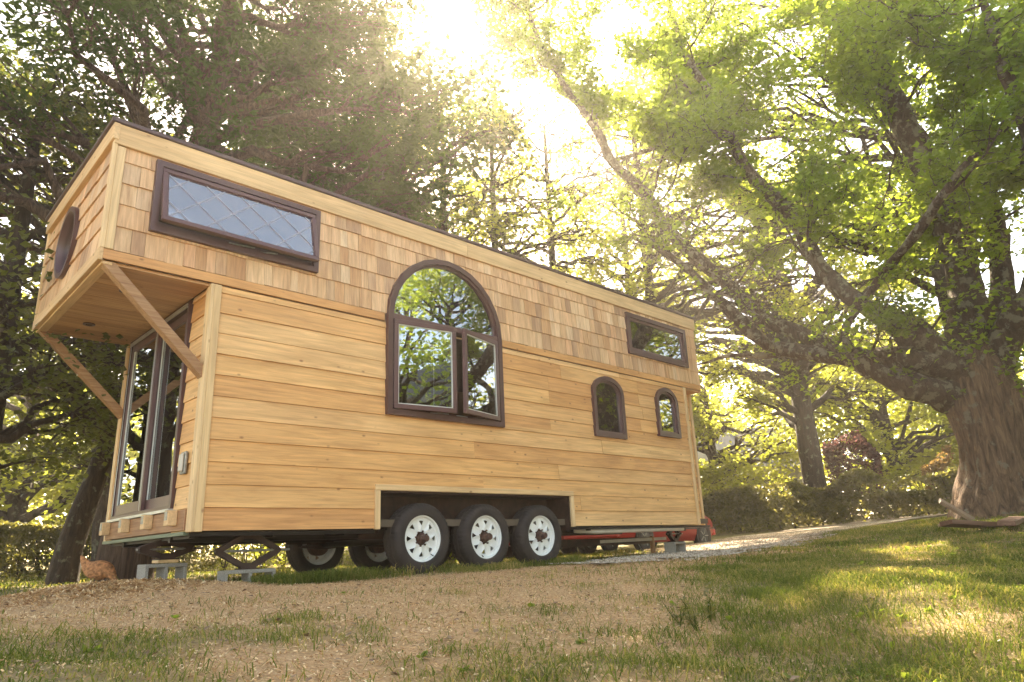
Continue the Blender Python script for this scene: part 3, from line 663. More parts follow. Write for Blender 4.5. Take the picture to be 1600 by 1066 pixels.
# --- trailer chassis, fender wells, wheels
mb = MB()
for y in (.55, 1.98): mb.box(-.0, 8.8, y, y+.06, ZB-.085, ZB-.003)
for x in np.arange(.02, 8.8, .8): mb.box(x, x+.05, .122 if x < 1.9 or x > 5.1 else .5, W-.122 if x < 1.9 or x > 5.1 else W-.5, ZB-.06, ZB-.014)
[mb.box(a_, b_, c_, c_+.07, ZB-.045, ZB-.012) for a_, b_ in ((.0, 1.95), (5.12, 8.8)) for c_ in (.05, W-.12)]
mb.build('chassis', MT['black'], HS)
MB().box(5.35, 8.3, .9, .98, ZB-.28, ZB-.165).build('chassis_rail', MT['steel'], HS)
MB().tube([(5.5, .3, ZB-.05), (5.75, .12, ZB-.075), (8.0, .1, ZB-.06), (8.2, .25, ZB-.04)], [.035]*4, 12).build('drain_pipe', MT['pipe'], HS, smooth=True)
MB().beam((5.6, 1.1, .27), (8.35, .7, .30), .05, .05).build('pole', MT['pipe'], HS)
MB().beam((8.03, .75, .0), (8.03, .75, .34), .06, .06).build('support_post', MT['brace'], HS)
mb = MB(); mb.box(1.975, 5.095, .005, .44, .885, .905); mb.box(1.972, 1.985, .005, .44, ZB-.05, .884); mb.box(5.085, 5.098, .005, .44, ZB-.05, .884); mb.box(1.986, 5.084, .43, .44, ZB-.1, .884)
mb.build('wheel_well', MT['steel'], HS)
mb = MB(); mb.box(1.975, 5.095, W-.44, W-.005, .885, .905); mb.box(1.986, 5.084, W-.45, W-.44, ZB-.1, .884); mb.build('wheel_well', MT['steel'], HS)
def tyre_mb(n=144):
    prof = [(.258, .02), (.268, .0), (.32, -.012), (.355, .0), (.378, .018), (.386, .04), (.389, .075), (.380, .079), (.380, .087), (.390, .09), (.390, .13), (.380, .133), (.380, .141), (.389, .145), (.386, .18), (.378, .205), (.355, .225), (.32, .237), (.268, .225), (.258, .205)]
    prof = [(r_ if r_ < .3 else r_*1.03, (h-.1125)*1.22+.1125) for r_, h in prof]
    V = []; m = len(prof)
    for j, (r_, h) in enumerate(prof):
        for i in range(n):
            q = r_; a = 2*math.pi*i/n
            if 3 <= j <= 5 or 14 <= j <= 16: q = r_-(.009 if i % 3 == 0 else 0)
            elif j in (6, 13, 9, 10): q = r_-(.006 if (i+j) % 4 == 0 else 0)
            V.append((q*math.cos(a), h, q*math.sin(a)))
    F = [(j*n+i, j*n+(i+1) % n, ((j+1) % m)*n+(i+1) % n, ((j+1) % m)*n+i) for j in range(m) for i in range(n)]
    return MB().add(V, F)
def wheel():
    wr = empty('wheel', (0, 0, 0), 0, HS)
    t = tyre_mb().build('tyre', MT['rubber'], wr, smooth=True)
    mb = MB(); mb.lathe([(.218, -.004), (.214, .004), (.200, .008), (.196, .05), (.186, .10), (.19, .2), (.214, .22), (.218, .215), (.205, .2), (.2, .06), (.208, .02)], (0, 0, 0), 'y', 64, True)
    # dished disc with eight triangular windows
    NS = 8
    def ring(r_, k=4): return [(r_, i/k) for i in range(k+1)]
    V = []; F = []; dz = lambda r_: .045+.03*max(0, (.10-r_)/.05) if r_ > .05 else .075
    def P3(r_, t, off): a = 2*math.pi*t/NS; return (r_*math.cos(a), (.050-.030*(1-abs(r_-.11)/.09)) + off, r_*math.sin(a))
    for s_ in range(NS):
        for off in (0, .006):
            b0 = len(V)
            T = lambda f: s_+f
            V += [P3(.198, T(f), off) for f in (0, .25, .5, .75, 1)]          # 0-4 outer arc
            V += [P3(.062, T(f), off) for f in (0, .25, .5, .75, 1)]          # 5-9 inner
            V += [P3(.162, T(.30), off), P3(.165, T(.5), off), P3(.162, T(.70), off), P3(.116, T(.5), off)]  # 10-13 hole
            F += [tuple(b0+i for i in f) for f in ((0, 1, 10, 5), (1, 2, 11, 10), (2, 3, 12, 11), (3, 4, 9, 12), (10, 13, 6, 5), (13, 7, 6), (13, 8, 7), (13, 12, 9, 8))]
            if off: 
                for a_, b_ in ((10, 11), (11, 12), (12, 13), (13, 10)): F.append((b0-14+a_, b0-14+b_, b0+b_, b0+a_))
    mb.add(V, F); mb.v = [(a*1.22, b, c*1.22) for a, b, c in mb.v]; mb.build('rim', MT['rim'], wr, smooth=False)
    mb = MB(); mb.lathe([(.062, .05), (.060, .01), (.050, -.015), (.040, -.02), (.038, -.07), (.032, -.08), (.0, -.085)][:-1], (0, 0, 0), 'y', 24)
    for i in range(8):
        a = 2*math.pi*i/8+.2; mb.lathe([(.010, .04), (.010, .004), (.006, -.004)], (.082*math.cos(a), .012, .082*math.sin(a)), 'y', 6)
    mb.lathe([(.06, .19), (.14, .12), (.14, .24), (.06, .25)], (0, 0, 0), 'y', 20)
    mb.build('hub', MT['rust'], wr)
    mb = MB(); mb.tube([(.19, .03, -.11), (.205, .0, -.125), (.205, -.01, -.125)], [.006]*3, 6); mb.build('valve_stem', MT['black'], wr)
    return wr
def dup_child(o, parent):
    c = o.copy(); COL.objects.link(c); c.parent = parent
    for ch in list(o.children): dup_child(ch, c)
    return c
w0 = wheel(); w0.location = (2.58, .02, .385); w0.rotation_euler = (0, .4, 0)
for i, x in enumerate((3.55, 4.53)):
    c = dup_child(w0, HS); c.location = (x, .02, .385); c.rotation_euler = (0, 1.3+i, 0)
for i, x in enumerate((2.58, 3.55, 4.53)):
    c = dup_child(w0, HS); c.location = (x, W-.02, .385); c.rotation_euler = (0, i*.7, math.pi)
mb = MB()
for x in (2.58, 3.55, 4.53): mb.tube([(x, .2, .385), (x, W-.2, .385)], [.04]*2, 12)
mb.build('axle', MT['black'], HS)
for x in (2.58, 3.55, 4.53):
    for y in (.34, 2.26):
        mb = MB()
        for s_ in range(4): mb.beam((x-.36+.05*s_, y, .36+.012*s_), (x, y, .33+.012*s_), .06, .0125); mb.beam((x+.36-.05*s_, y, .36+.012*s_), (x, y, .33+.012*s_), .06, .0125)
        mb.build('leaf_spring', MT['steel'], HS)
# --- scissor jacks and concrete blocks
def scissor_jack(loc, rz, half, height, label):
    t = tag(empty('scissor_jack', loc, rz), label, 'jack', 'scissor jacks under the trailer')
    h = height; mz = h*.5
    for sx in (-1, 1):
        for (za, zb) in ((.03, mz), (h-.03, mz)):
            mb = MB(); a = Vector((sx*.045, 0, za)); b = Vector((sx*half, 0, zb)); d = (b-a).normalized(); nrm = Vector((-d.z, 0, d.x))
            for yy in (-.032, .032): mb.beam(a+Vector((0, yy, 0)), b+Vector((0, yy, 0)), .006, .05, (0, 0, 1))
            mb.beam(a+nrm*.022*(1 if za > mz else -1)*sx, b+nrm*.022*(1 if za > mz else -1)*sx, .06, .006, (0, 0, 1)); mb.build('arm', MT['steel'], t)
        MB().tube([(sx*half, -.045, mz), (sx*half, .045, mz)], [.018]*2, 10).build('pivot', MT['steel'], t)
    MB().tube([(-half-.02, 0, mz), (half+.12, 0, mz)], [.011]*2, 8).build('screw', MT['zinc'], t)
    mb = MB(); mb.box(-.10, .10, -.07, .07, 0, .012); mb.box(-.075, .075, -.04, -.034, .01, .06); mb.box(-.075, .075, .034, .04, .01, .06); mb.build('foot', MT['steel'], t)
    mb = MB(); mb.box(-.09, .09, -.05, .05, h-.008, h+.0); mb.box(-.07, .07, -.04, -.034, h-.06, h-.008); mb.box(-.07, .07, .034, .04, h-.06, h-.008); mb.build('head_plate', MT['steel'], t)
    return t
def cmu(loc, rz, L_, Wd, Ht, label, cores=2, up=True, name='concrete_block'):
    mb = MB(); s_ = .034
    if up:        # cores run along y: long face towards the camera shows the holes
        mb.box(-L_/2, L_/2, -Wd/2, Wd/2, Ht-s_, Ht); 
        xs_ = np.linspace(-L_/2, L_/2-s_, cores+1)
        for x in xs_: mb.box(x, x+s_, -Wd/2, Wd/2, 0.0, Ht-s_)
        mb.box(-L_/2+s_, L_/2-s_, -Wd/2+.03, Wd/2-.03, .0, .02)
    return tag(MB_to(mb, name, MT['conc'], loc, rz), label, 'concrete block', 'concrete blocks under the jacks')
def MB_to(mb, name, m, loc, rz=0, bev=.004):
    o = mb.build(name, m, None, bev); o.location = loc; o.rotation_euler = (0, 0, rz); return o
cmu((.07, .90, h1(.07, .9)-.01), R(4), .40, .2, .235, 'taller grey concrete block under the front scissor jack, three uprights showing', 2)
cmu((.66, .30, h1(.66, .3)-.02), R(-3), .50, .2, .145, 'low grey concrete block in the grass under the wide open scissor jack', 2)
cmu((8.12, .36, h1(8.12, .36)-.01), R(8), .42, .2, .215, 'grey concrete block at the far end of the house beside the gravel', 1)
tag(MB_to(MB().box(-.10, .10, -.07, .07, 0, .028), 'wood_shim', MT['trim_y'], (.09, .90, .232+h1(.07, .9)), .1), 'short pale wooden shim between the taller block and its jack', 'wood shim')
scissor_jack((.09, .90, .262+h1(.07, .9)), R(10), .27, .205-h1(.07, .9), 'half closed rusty scissor jack under the door end on the taller block')
scissor_jack((.66, .30, .127+h1(.66, .3)), R(-4), .30, .365-h1(.66, .3), 'wide open diamond shaped scissor jack on the low block')
scissor_jack((8.12, .36, .207+h1(8.12, .36)), R(8), .20, .29-h1(8.12, .36), 'small scissor jack at the far end of the trailer near the red car')
# ------------------------------------------------------------------ cars
MT['carred'] = plain('car_red', (.34, .018, .012), .28, .1, 0, 80, .08, 2)
MT['cglass'] = plain('car_glass', (.02, .022, .022), .08)
MT['cblack'] = plain('car_trim', (.02, .02, .02), .5)
MT['lamp_r'] = plain('tail_lens', (.35, .02, .01), .2); MT['lamp_w'] = plain('head_lens', (.6, .6, .58), .15)
def car(loc, rz, label):
    t = tag(empty('parked_car', loc, rz), label, 'car', 'red cars parked behind the house')
    # stations along x: (x, z_low, z_belt, z_roof, half width, half roof width)
    ST = [(-2.2, .42, .62, .64, .62, .5), (-2.12, .28, .84, .86, .78, .6), (-1.75, .22, .93, .98, .85, .66), (-1.25, .2, .93, 1.22, .87, .62), (-.75, .2, .93, 1.41, .88, .60), (0, .2, .92, 1.45, .88, .60), (.55, .2, .92, 1.36, .88, .60),
          (1.1, .2, .90, 1.02, .87, .66), (1.5, .22, .84, .88, .86, .7), (1.95, .25, .72, .76, .80, .62), (2.15, .32, .6, .62, .66, .5)]
    V = []; F = []
    for x, zl, zb, zr, hw, hr in ST:
        V += [(x, -hw*.9, zl), (x, -hw, zl+.16), (x, -hw, zb-.1), (x, -hw*.96, zb), (x, -hr, zr), (x, -hr*.5, zr+.02), (x, hr*.5, zr+.02), (x, hr, zr), (x, hw*.96, zb), (x, hw, zb-.1), (x, hw, zl+.16), (x, hw*.9, zl)]
    m = 12
    for i in range(len(ST)-1):
        for j in range(m): F.append((i*m+j, i*m+(j+1) % m, (i+1)*m+(j+1) % m, (i+1)*m+j))
    F += [tuple(range(m))[::-1], tuple((len(ST)-1)*m+j for j in range(m))]
    MB().add(V, F).build('body', MT['carred'], t, smooth=True)
    for sy in (-1, 1):      # side glass, proud of the greenhouse
        pts = [(-1.3, .95, .862*1.0), (.98, .93, .85), (.50, 1.33, .625), (-.72, 1.38, .625)]
        V = [(x, sy*(y_+.004), z) for x, z, y_ in pts]+[(x, sy*(y_-.02), z) for x, z, y_ in pts]
        MB().add(V, [(0, 1, 2, 3), (7, 6, 5, 4), (0, 4, 5, 1), (1, 5, 6, 2), (2, 6, 7, 3), (3, 7, 4, 0)]).build('side_window', MT['cglass'], t)
        MB().box(-2.0, 1.95, sy*.875-.01, sy*.875+.01, .48, .51).build('side_moulding', MT['cblack'], t)
    for (x, z, x2, z2, n_) in ((1.12, .98, .62, 1.36, 'windscreen'), (-1.32, 1.17, -.80, 1.40, 'rear_window')):
        V = [(x, -.62, z), (x, .62, z), (x2, .56, z2), (x2, -.56, z2)]; d = .03 if n_ == 'windscreen' else -.03
        V += [(a-d, b, c-.02) for a, b, c in V]; V = [(a+d*.6, b, c+.02) if i < 4 else (a, b, c) for i, (a, b, c) in enumerate(V)]
        MB().add(V, [(0, 1, 2, 3), (7, 6, 5, 4), (0, 4, 5, 1), (1, 5, 6, 2), (2, 6, 7, 3), (3, 7, 4, 0)]).build(n_, MT['cglass'], t)
    for sy in (-1, 1):
        MB().box(-2.18, -2.08, sy*.58-.14, sy*.58+.14, .62, .78).build('tail_light', MT['lamp_r'], t, .01)
        MB().box(2.02, 2.12, sy*.55-.13, sy*.55+.13, .56, .68).build('headlight', MT['lamp_w'], t, .01)
    MB().box(-2.26, -2.10, -.78, .78, .34, .5).build('bumper', MT['carred'], t, .03); MB().box(2.08, 2.24, -.72, .72, .32, .48).build('bumper', MT['carred'], t, .03)
    for x in (-1.32, 1.32):
        for sy in (-1, 1):
            wv = empty('wheel', (x, sy*.80, .315), 0 if sy < 0 else math.pi, t)
            MB().lathe([(.2, -.09), (.29, -.095), (.315, -.07), (.318, 0), (.315, .07), (.29, .095), (.2, .09)], (0, 0, 0), 'y', 36, True).build('tyre', MT['rubber'], wv, smooth=True)
            mb = MB(); mb.lathe([(.205, -.085), (.19, -.08), (.18, .0), (.19, .08), (.205, .085)], (0, 0, 0), 'y', 36, True); mb.lathe([(.06, -.075), (.06, -.02)], (0, 0, 0), 'y', 16)
            for k in range(5):
                a = k*2*math.pi/5; mb.beam((.04*math.cos(a), -.06, .04*math.sin(a)), (.19*math.cos(a), -.07, .19*math.sin(a)), .02, .055, (0, 1, 0))
            mb.lathe([(.18, .02), (.18, .04)], (0, 0, 0), 'y', 20)
            mb.build('rim', MT['zinc'], wv)
            MB().lathe([(.345, -.085), (.345, .0)], (0, -.0, .0), 'y', 28).build('wheel_arch', MT['cblack'], wv)
    return t
a1, a2 = np.array((11.08, 3.4)), np.array((13.55, 3.35)); c_ = (a1+a2)/2+np.array((.25, .8))
car((c_[0], c_[1], h1(*c_)-.02), R(2), 'red car parked behind the tongue end of the house, its tail beside the gravel')
car((12.5, 7.2, h1(12.5, 7.2)), R(-3), 'red car parked further back, showing low between the trailer wheels and the other car')
# ------------------------------------------------------------------ trees and plants
def leaf_template(kind):
    if kind == 'maple':      # five lobed leaf as a fan, slightly cupped
        o = [(0, -.05), (.22, .08), (.5, .12), (.34, .34), (.52, .62), (.22, .58), (0, 1.0), (-.22, .58), (-.52, .62), (-.34, .34), (-.5, .12), (-.22, .08)]
        V = np.array([(0, .35, .0)]+[(x, y, .10*(x*x)*2-.06*abs(y-.35)) for x, y in o]); n_ = len(o)
        return V, np.array([(0, 1+i, 1+(i+1) % n_) for i in range(n_)])
    if kind == 'star': return (np.array([(0, 0, 0), (.5, .12, .04), (.22, .42, 0), (.4, .75, .03), (0, 1, -.06), (-.4, .75, .03), (-.22, .42, 0), (-.5, .12, .04)]), np.array([(0, 1, 2), (2, 3, 4), (4, 5, 6), (6, 7, 0), (0, 2, 6), (2, 4, 6)]))
    if kind == 'lobed': return np.array([(0, 0, 0), (.52, .3, .04), (.2, .5, 0), (0, 1, -.06), (-.2, .5, 0), (-.52, .3, .04)]), np.array([(0, 1, 2), (2, 3, 4), (4, 5, 0), (0, 2, 4)])
    if kind == 'quad': return np.array([(0, 0, 0), (.38, .5, .06), (0, 1, -.04), (-.38, .5, .06)]), np.array([(0, 1, 2, 3)])
    if kind == 'spray': return np.array([(0, 0, 0), (.19, .45, .03), (0, 1, -.05), (-.19, .45, .03)]), np.array([(0, 1, 2, 3)])
    if kind == 'round': return np.array([(0, 0, 0), (.34, .3, .05), (.3, .75, .03), (0, 1, -.05), (-.3, .75, .03), (-.34, .3, .05)]), np.array([(0, 1, 2, 3), (0, 3, 4, 5)])
def place_leaves(P, size, kind, flat=.5, outward=None, rg=RNG, droop=.3):
    """P (n,3) leaf bases -> V, F"""
    T, F = leaf_template(kind); n_ = len(P)
    N = rg.normal(size=(n_, 3)); N[:, 2] = np.abs(N[:, 2])+flat*2; N /= np.linalg.norm(N, axis=1)[:, None]
    D = rg.normal(size=(n_, 3)); 
    if outward is not None: D = D*.7+outward
    D[:, 2] -= droop; D -= N*(D*N).sum(1)[:, None]; D /= np.linalg.norm(D, axis=1)[:, None]+1e-9
    B = np.cross(D, N); s_ = np.broadcast_to(size, (n_,))*rg.uniform(.65, 1.25, n_)
    V = P[:, None]+s_[:, None, None]*(T[None, :, 0, None]*B[:, None]+T[None, :, 1, None]*D[:, None]+T[None, :, 2, None]*N[:, None])
    FF = F[None]+np.arange(n_)[:, None, None]*len(T)
    return V.reshape(-1, 3), FF.reshape(-1, F.shape[1])
SUNV = np.array(sd)
def branchpath(a, b, rg, sag=.1, k=6, wob=.06):
    t = np.linspace(0, 1, k)[:, None]; P = a*(1-t)+b*t; L_ = np.linalg.norm(b-a)
    P[:, 2] += (np.sin(t[:, 0]*np.pi)*sag*L_); P[1:-1] += rg.normal(size=(k-2, 3))*wob*L_; return P
def sun_gaps(P, rg):
    """crowns are open in places, so the sun reaches the ground in patches"""
    if len(P) < 1: return np.zeros(0, bool)
    t = P[:, 2]/SUNV[2]; gx = P[:, 0]-SUNV[0]*t; gy = P[:, 1]-SUNV[1]*t
    f = vnoise(gx*.8+gy*.25, gy*1.25, .95, 91)+.25*vnoise(gx, gy, .3, 92)
    reg = (gx > .3) & (gx < 24) & (gy < 4) & (gy > -7) & (P[:, 2] > 1.5) & ((gy < -2.6) | (gx > 6))
    left = (gy > 3.5) & (gy < 18) & (gx > -10) & (gx < 7) & (P[:, 2] > 1.5); lk = left & (vnoise(gx, gy, 1.6, 93) > .42) & (rg.random(len(P)) < .9)
    return ~lk & ~(reg & (f > np.where((gy < -3) & (gx > .8), .49, .55)) & (rg.random(len(P)) < .93))
class Tree:
    def __init__(s, name, label, cat, loc, group=None):
        s.root = tag(empty(name, loc), label, cat, group); s.o = np.array(loc, float); s.bv = []; s.bf = []; s.bn = 0; s.L = []; s.rg = np.random.default_rng(abs(hash(label)) % 1 + len(label)*7+int(abs(loc[0]*10)))
    def tube(s, P, r, n=7, noise=0, target=None):
        V, F = tube_np(np.asarray(P, float)-s.o, np.asarray(r, float), n, noise, s.bn % 97); s.bv.append(V); s.bf.append(F+s.bn); s.bn += len(V)
    def flush(s, name, m, smooth=True):
        if s.bv: mesh_np(name, np.vstack(s.bv), [np.vstack(s.bf)], m, s.root, smooth); s.bv = []; s.bf = []; s.bn = 0
    def leaves(s, P, size, kind, **k):
        P = np.asarray(P); keep = sun_gaps(P, s.rg)
        if 'outward' in k and k['outward'] is not None: k['outward'] = np.asarray(k['outward'])[keep]
        P = P[keep]
        if not len(P): return
        V, F = place_leaves(np.asarray(P), size, kind, rg=s.rg, **k); s.L.append((V-s.o, F))
    def crown(s, m, name='crown'):
        n_ = 0; FS = {}; VV = []
        for V, F in s.L: VV.append(V); FS.setdefault(F.shape[1], []).append(F+n_); n_ += len(V)
        o = mesh_np(name, np.vstack(VV), [np.vstack(f) for f in FS.values()], m, s.root, False); s.L = []; return o
def clump_tree(name, label, cat, base, trunk, clumps, lm, bm_, leaf, size, dens, group=None, tn=12, noise=.06, flat=.5, droop=.3, sub=9, twig=True):
    """trunk: list of (x,y,z,r) absolute; clumps: (centre, (rx,ry,rz)); leaves gathered in small sprays inside each clump"""
    T = Tree(name, label, cat, base, group); rg = T.rg
    P, r_ = smoothpath([t[:3] for t in trunk], [t[3] for t in trunk], .5); T.tube(P, r_, tn, noise); T.flush('trunk', bm_)
    tz = P[:, 2]
    for c, rad in clumps:
        c = np.array(c, float); rad = np.array(rad, float)
        dist = np.linalg.norm(P-c-np.array((0, 0, -.35*np.hypot(*(c[:2]-P[len(P)//2, :2])))), axis=1); i = int(np.argmin(dist)); a = P[i]
        k = branchpath(a, c, rg, .06, 7, .035); r0 = min(r_[i]*.6, .025+.028*np.linalg.norm(c-a)); T.tube(k, np.linspace(r0, .018, 7), 6)
        ns = max(3, int(sub*(rad.prod()**(1/3))**1.4*2)); Q = rg.normal(size=(ns, 3)); Q /= np.linalg.norm(Q, axis=1)[:, None]; Q *= rg.uniform(.25, 1, (ns, 1))**.6
        Q = c+Q*rad
        for q in Q:
            if twig: T.tube(branchpath(k[rg.integers(3, 7)], q, rg, .05, 4, .06), np.linspace(.02, .006, 4), 3)
            m = max(6, int(dens*rg.uniform(.5, 1.5))); sp = rg.normal(size=(m, 3))*np.array((.22, .22, .09) if flat > .6 else (.30, .30, .2))*(.75+.25*rad.min()); pp = q+sp
            T.leaves(pp, size, leaf, flat=flat, outward=sp*1.5, droop=droop)
    T.flush('branch', bm_); T.crown(lm); return T
def ell_clumps(rg, c, rad, n, s, hole=.45):
    out = []
    for _ in range(n):
        q = rg.normal(size=3); q /= np.linalg.norm(q); q *= rg.uniform(hole, 1)**.5
        k = rg.uniform(*s); out.append((np.array(c)+q*np.array(rad), (k, k, k*.6)))
    return out
def keep_from_sun(cl, ang=5.5):
    o = []
    for c, rad in cl:
        v = np.array(c)-CAM; a = math.degrees(math.acos(min(1, v@SUNV/np.linalg.norm(v)))); 
        if a > ang*.7+math.degrees(max(rad)/np.linalg.norm(v))*.45: o.append((c, rad))
    return o
MT['lf_maple'] = leafmat('maple_leaf', (.04, .075, .018), (.07, .125, .028), (.46, .56, .05), .58, .45, .07)
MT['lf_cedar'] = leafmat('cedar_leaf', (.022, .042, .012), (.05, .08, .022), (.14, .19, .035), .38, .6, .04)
MT['lf_lit'] = leafmat('sunlit_leaf', (.07, .09, .02), (.12, .15, .03), (.56, .58, .06), .6, .5, .08)  # leaf colour brightened to stand for sun on the foliage
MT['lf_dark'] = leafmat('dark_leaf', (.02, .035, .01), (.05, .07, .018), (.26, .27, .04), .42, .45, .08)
MT['lf_hedge'] = leafmat('hedge_leaf', (.05, .055, .018), (.11, .105, .03), (.42, .38, .07), .45, .45, .1)
MT['lf_plum'] = leafmat('plum_leaf', (.06, .025, .03), (.09, .04, .04), (.24, .1, .09), .4, .5, .06)
MT['lf_orange'] = leafmat('orange_leaf', (.14, .10, .03), (.24, .13, .05), (.36, .22, .06), .5, .5, .05)
MT['bk_maple'] = barkmat('maple_bark', [(.035, .02, .012), (.16, .095, .055), (.31, .20, .12)], .14, 15, (.22, .19, .14), .61, 1.0)
MT['bk_limb'] = barkmat('maple_limb_bark', [(.035, .02, .012), (.09, .055, .035), (.15, .10, .065)], .3, 20, (.24, .21, .15), .55, .9)
MT['bk_cedar'] = barkmat('cedar_bark', [(.04, .022, .014), (.11, .065, .042), (.20, .13, .09)], .06, 22, None, .56, 1.0)
MT['bk_dark'] = barkmat('dark_bark', [(.02, .012, .008), (.045, .028, .018), (.08, .055, .036)], .2, 16, (.14, .14, .09), .6, .8)
# --- the great maple on the right
base = at(1568, 795, 14.0); zb = h1(base[0], base[1])
MP = Tree('maple_tree', 'huge old maple at the right edge with lichen covered limbs reaching over the house', 'tree', (base[0], base[1], zb-.1)); rg = MP.rg
def lim(pts):
    out = []
    for x, y, D, r_ in pts:
        k = min(1, max(0, (1480-x)/220)); D2 = D*(1-k)+(14.0+(12-D)*.5)*k if x < 1480 else D
        out.append(tuple(at(x, y, D2))+(r_*D2/D*(.72 if x < 1380 else .92),))
    return out
TR = [(base[0], base[1], zb-.2, .74), (base[0], base[1], zb+.08, .64)]+lim([(1560, 740, 14, .58), (1552, 690, 14, .56), (1540, 640, 14, .60), (1522, 596, 14, .56), (1504, 545, 14.1, .42)])
P, r_ = smoothpath([t[:3] for t in TR], [t[3] for t in TR], .08); V, F = tube_np(P-MP.o, r_, 72, .07, 5)
# buttressed flare and bark ridges
ang = np.arctan2(V[:, 1]-np.repeat((P-MP.o)[:, 1], 72), V[:, 0]-np.repeat((P-MP.o)[:, 0], 72)); hgt = V[:, 2]
cc = np.repeat(P-MP.o, 72, axis=0); fl = 1+np.clip(.6-hgt, 0, .8)*.45*(np.sin(ang*5+1)*.5+.5)+.05*np.abs(np.sin(ang*9+1.3*np.sin(hgt*1.7)))+.035*np.sin(ang*19+2*np.sin(hgt*2.5)+hgt)+.018*np.sin(ang*31+hgt*3)+.03*np.sin(hgt*5+ang*3)*np.sin(hgt*2.1)
V = cc+(V-cc)*fl[:, None]; MP.bv.append(V); MP.bf.append(F); MP.bn = len(V); MP.flush('trunk', MT['bk_maple'])
LIMBS = {
 'low': [(1500, 625, 14, .36), (1462, 612, 13.6, .27), (1421, 603, 13.2, .22), (1371, 581, 12.7, .20), (1341, 566, 12.4, .19), (1286, 558, 11.9, .18), (1231, 552, 11.5, .165), (1189, 535, 11.2, .15), (1147, 497, 10.9, .13), (1112, 462, 10.7, .11), (1075, 425, 10.6, .08), (1030, 398, 10.5, .05), (985, 380, 10.4, .02)],
 'elbow': [(1520, 590, 14, .40), (1478, 574, 13.6, .26), (1430, 562, 13.1, .19), (1388, 554, 12.7, .17), (1352, 560, 12.4, .165), (1343, 575, 12.3, .14), (1352, 588, 12.3, .03)],
 'long': [(1420, 572, 12.9, .12), (1345, 556, 12.2, .155), (1286, 538, 11.7, .16), (1236, 514, 11.3, .155), (1206, 505, 11.1, .15), (1170, 474, 10.8, .145), (1126, 430, 10.5, .135), (1050, 362, 10.2, .125), (1002, 292, 10, .11), (960, 250, 9.9, .10), (930, 190, 9.8, .085), (870, 100, 9.7, .07), (830, 15, 9.6, .055), (800, -60, 9.6, .03)],
 'hook': [(1322, 560, 12.1, .10), (1320, 535, 12, .095), (1322, 510, 11.9, .09), (1340, 482, 11.9, .085), (1360, 455, 11.8, .08), (1385, 420, 11.7, .08), (1440, 350, 11.6, .075), (1500, 270, 11.6, .06), (1545, 230, 11.7, .04), (1590, 190, 11.8, .02)],
 'high': [(1520, 590, 14, .44), (1472, 570, 13.7, .34), (1435, 530, 13.3, .28), (1410, 508, 13, .25), (1354, 480, 12.6, .21), (1303, 440, 12.2, .19), (1272, 402, 12, .18), (1240, 342, 11.8, .165), (1180, 285, 11.5, .145), (1140, 222, 11.3, .12), (1118, 190, 11.2, .10), (1060, 175, 11, .05), (1000, 180, 10.8, .02)],
 'high_fork': [(1140, 222, 11.3, .10), (1110, 150, 11.2, .10), (1070, 90, 11.1, .09), (1040, 10, 11, .07), (1020, -80, 11, .03)],
 'stem': [(1518, 600, 14, .44), (1506, 548, 14, .36), (1514, 484, 14.1, .34), (1506, 438, 14.2, .33), (1490, 360, 14.3, .30), (1450, 250, 14.4, .27), (1400, 160, 14.5, .24), (1372, 80, 14.6, .22), (1338, -20, 14.7, .18), (1300, -150, 14.8, .08)],
 'stem_fork': [(1372, 85, 14.6, .14), (1400, 20, 14.6, .16), (1420, -60, 14.6, .12), (1440, -160, 14.6, .05)],
 'right': [(1535, 625, 14, .40), (1552, 580, 14, .30), (1572, 530, 13.9, .26), (1590, 490, 13.7, .24), (1625, 440, 13.4, .22), (1640, 350, 13, .18), (1620, 220, 12.6, .14), (1585, 120, 12.3, .11), (1560, 20, 12.1, .08), (1540, -80, 12, .04)],
 'right_fork': [(1600, 160, 12.4, .08), (1625, 90, 12.2, .08), (1650, 0, 12, .05)],
 'back': [(1545, 600, 14.1, .34), (1562, 520, 14.4, .22), (1560, 400, 14.8, .19), (1530, 250, 15.2, .15), (1500, 100, 15.6, .10), (1490, -60, 16, .04)],
 'down': [(1250, 552, 11.6, .05), (1200, 556, 11, .05), (1140, 556, 10.6, .045), (1110, 565, 10.4, .03), (1085, 575, 10.2, .012)],
 'mid_twig': [(960, 250, 9.9, .05), (1000, 240, 9.6, .04), (1060, 220, 9.4, .03), (1120, 215, 9.3, .015)],
}
PTS = []
for k, pts in LIMBS.items():
    L_ = lim(pts); P, r_ = smoothpath([q[:3] for q in L_], [q[3] for q in L_], .18); P = P+np.cumsum(rg.normal(size=P.shape)*.016, axis=0)*np.linspace(0, 1, len(P))[:, None]
    r_ = r_*(1+.10*rg.normal(size=len(r_)).clip(-1, 1.5)); MP.tube(P, r_, 18 if r_.max() > .12 else 10, .13); MP.flush('limb', MT['bk_limb'])
    for i in range(len(P)): 
        if r_[i] < .17: PTS.append((P[i], r_[i]))
    if r_.max() > .3: 
        for i in range(len(P)): 
            if r_[i] >= .17 and r_[i] < .3: PTS.append((P[i], r_[i]))
TW = []
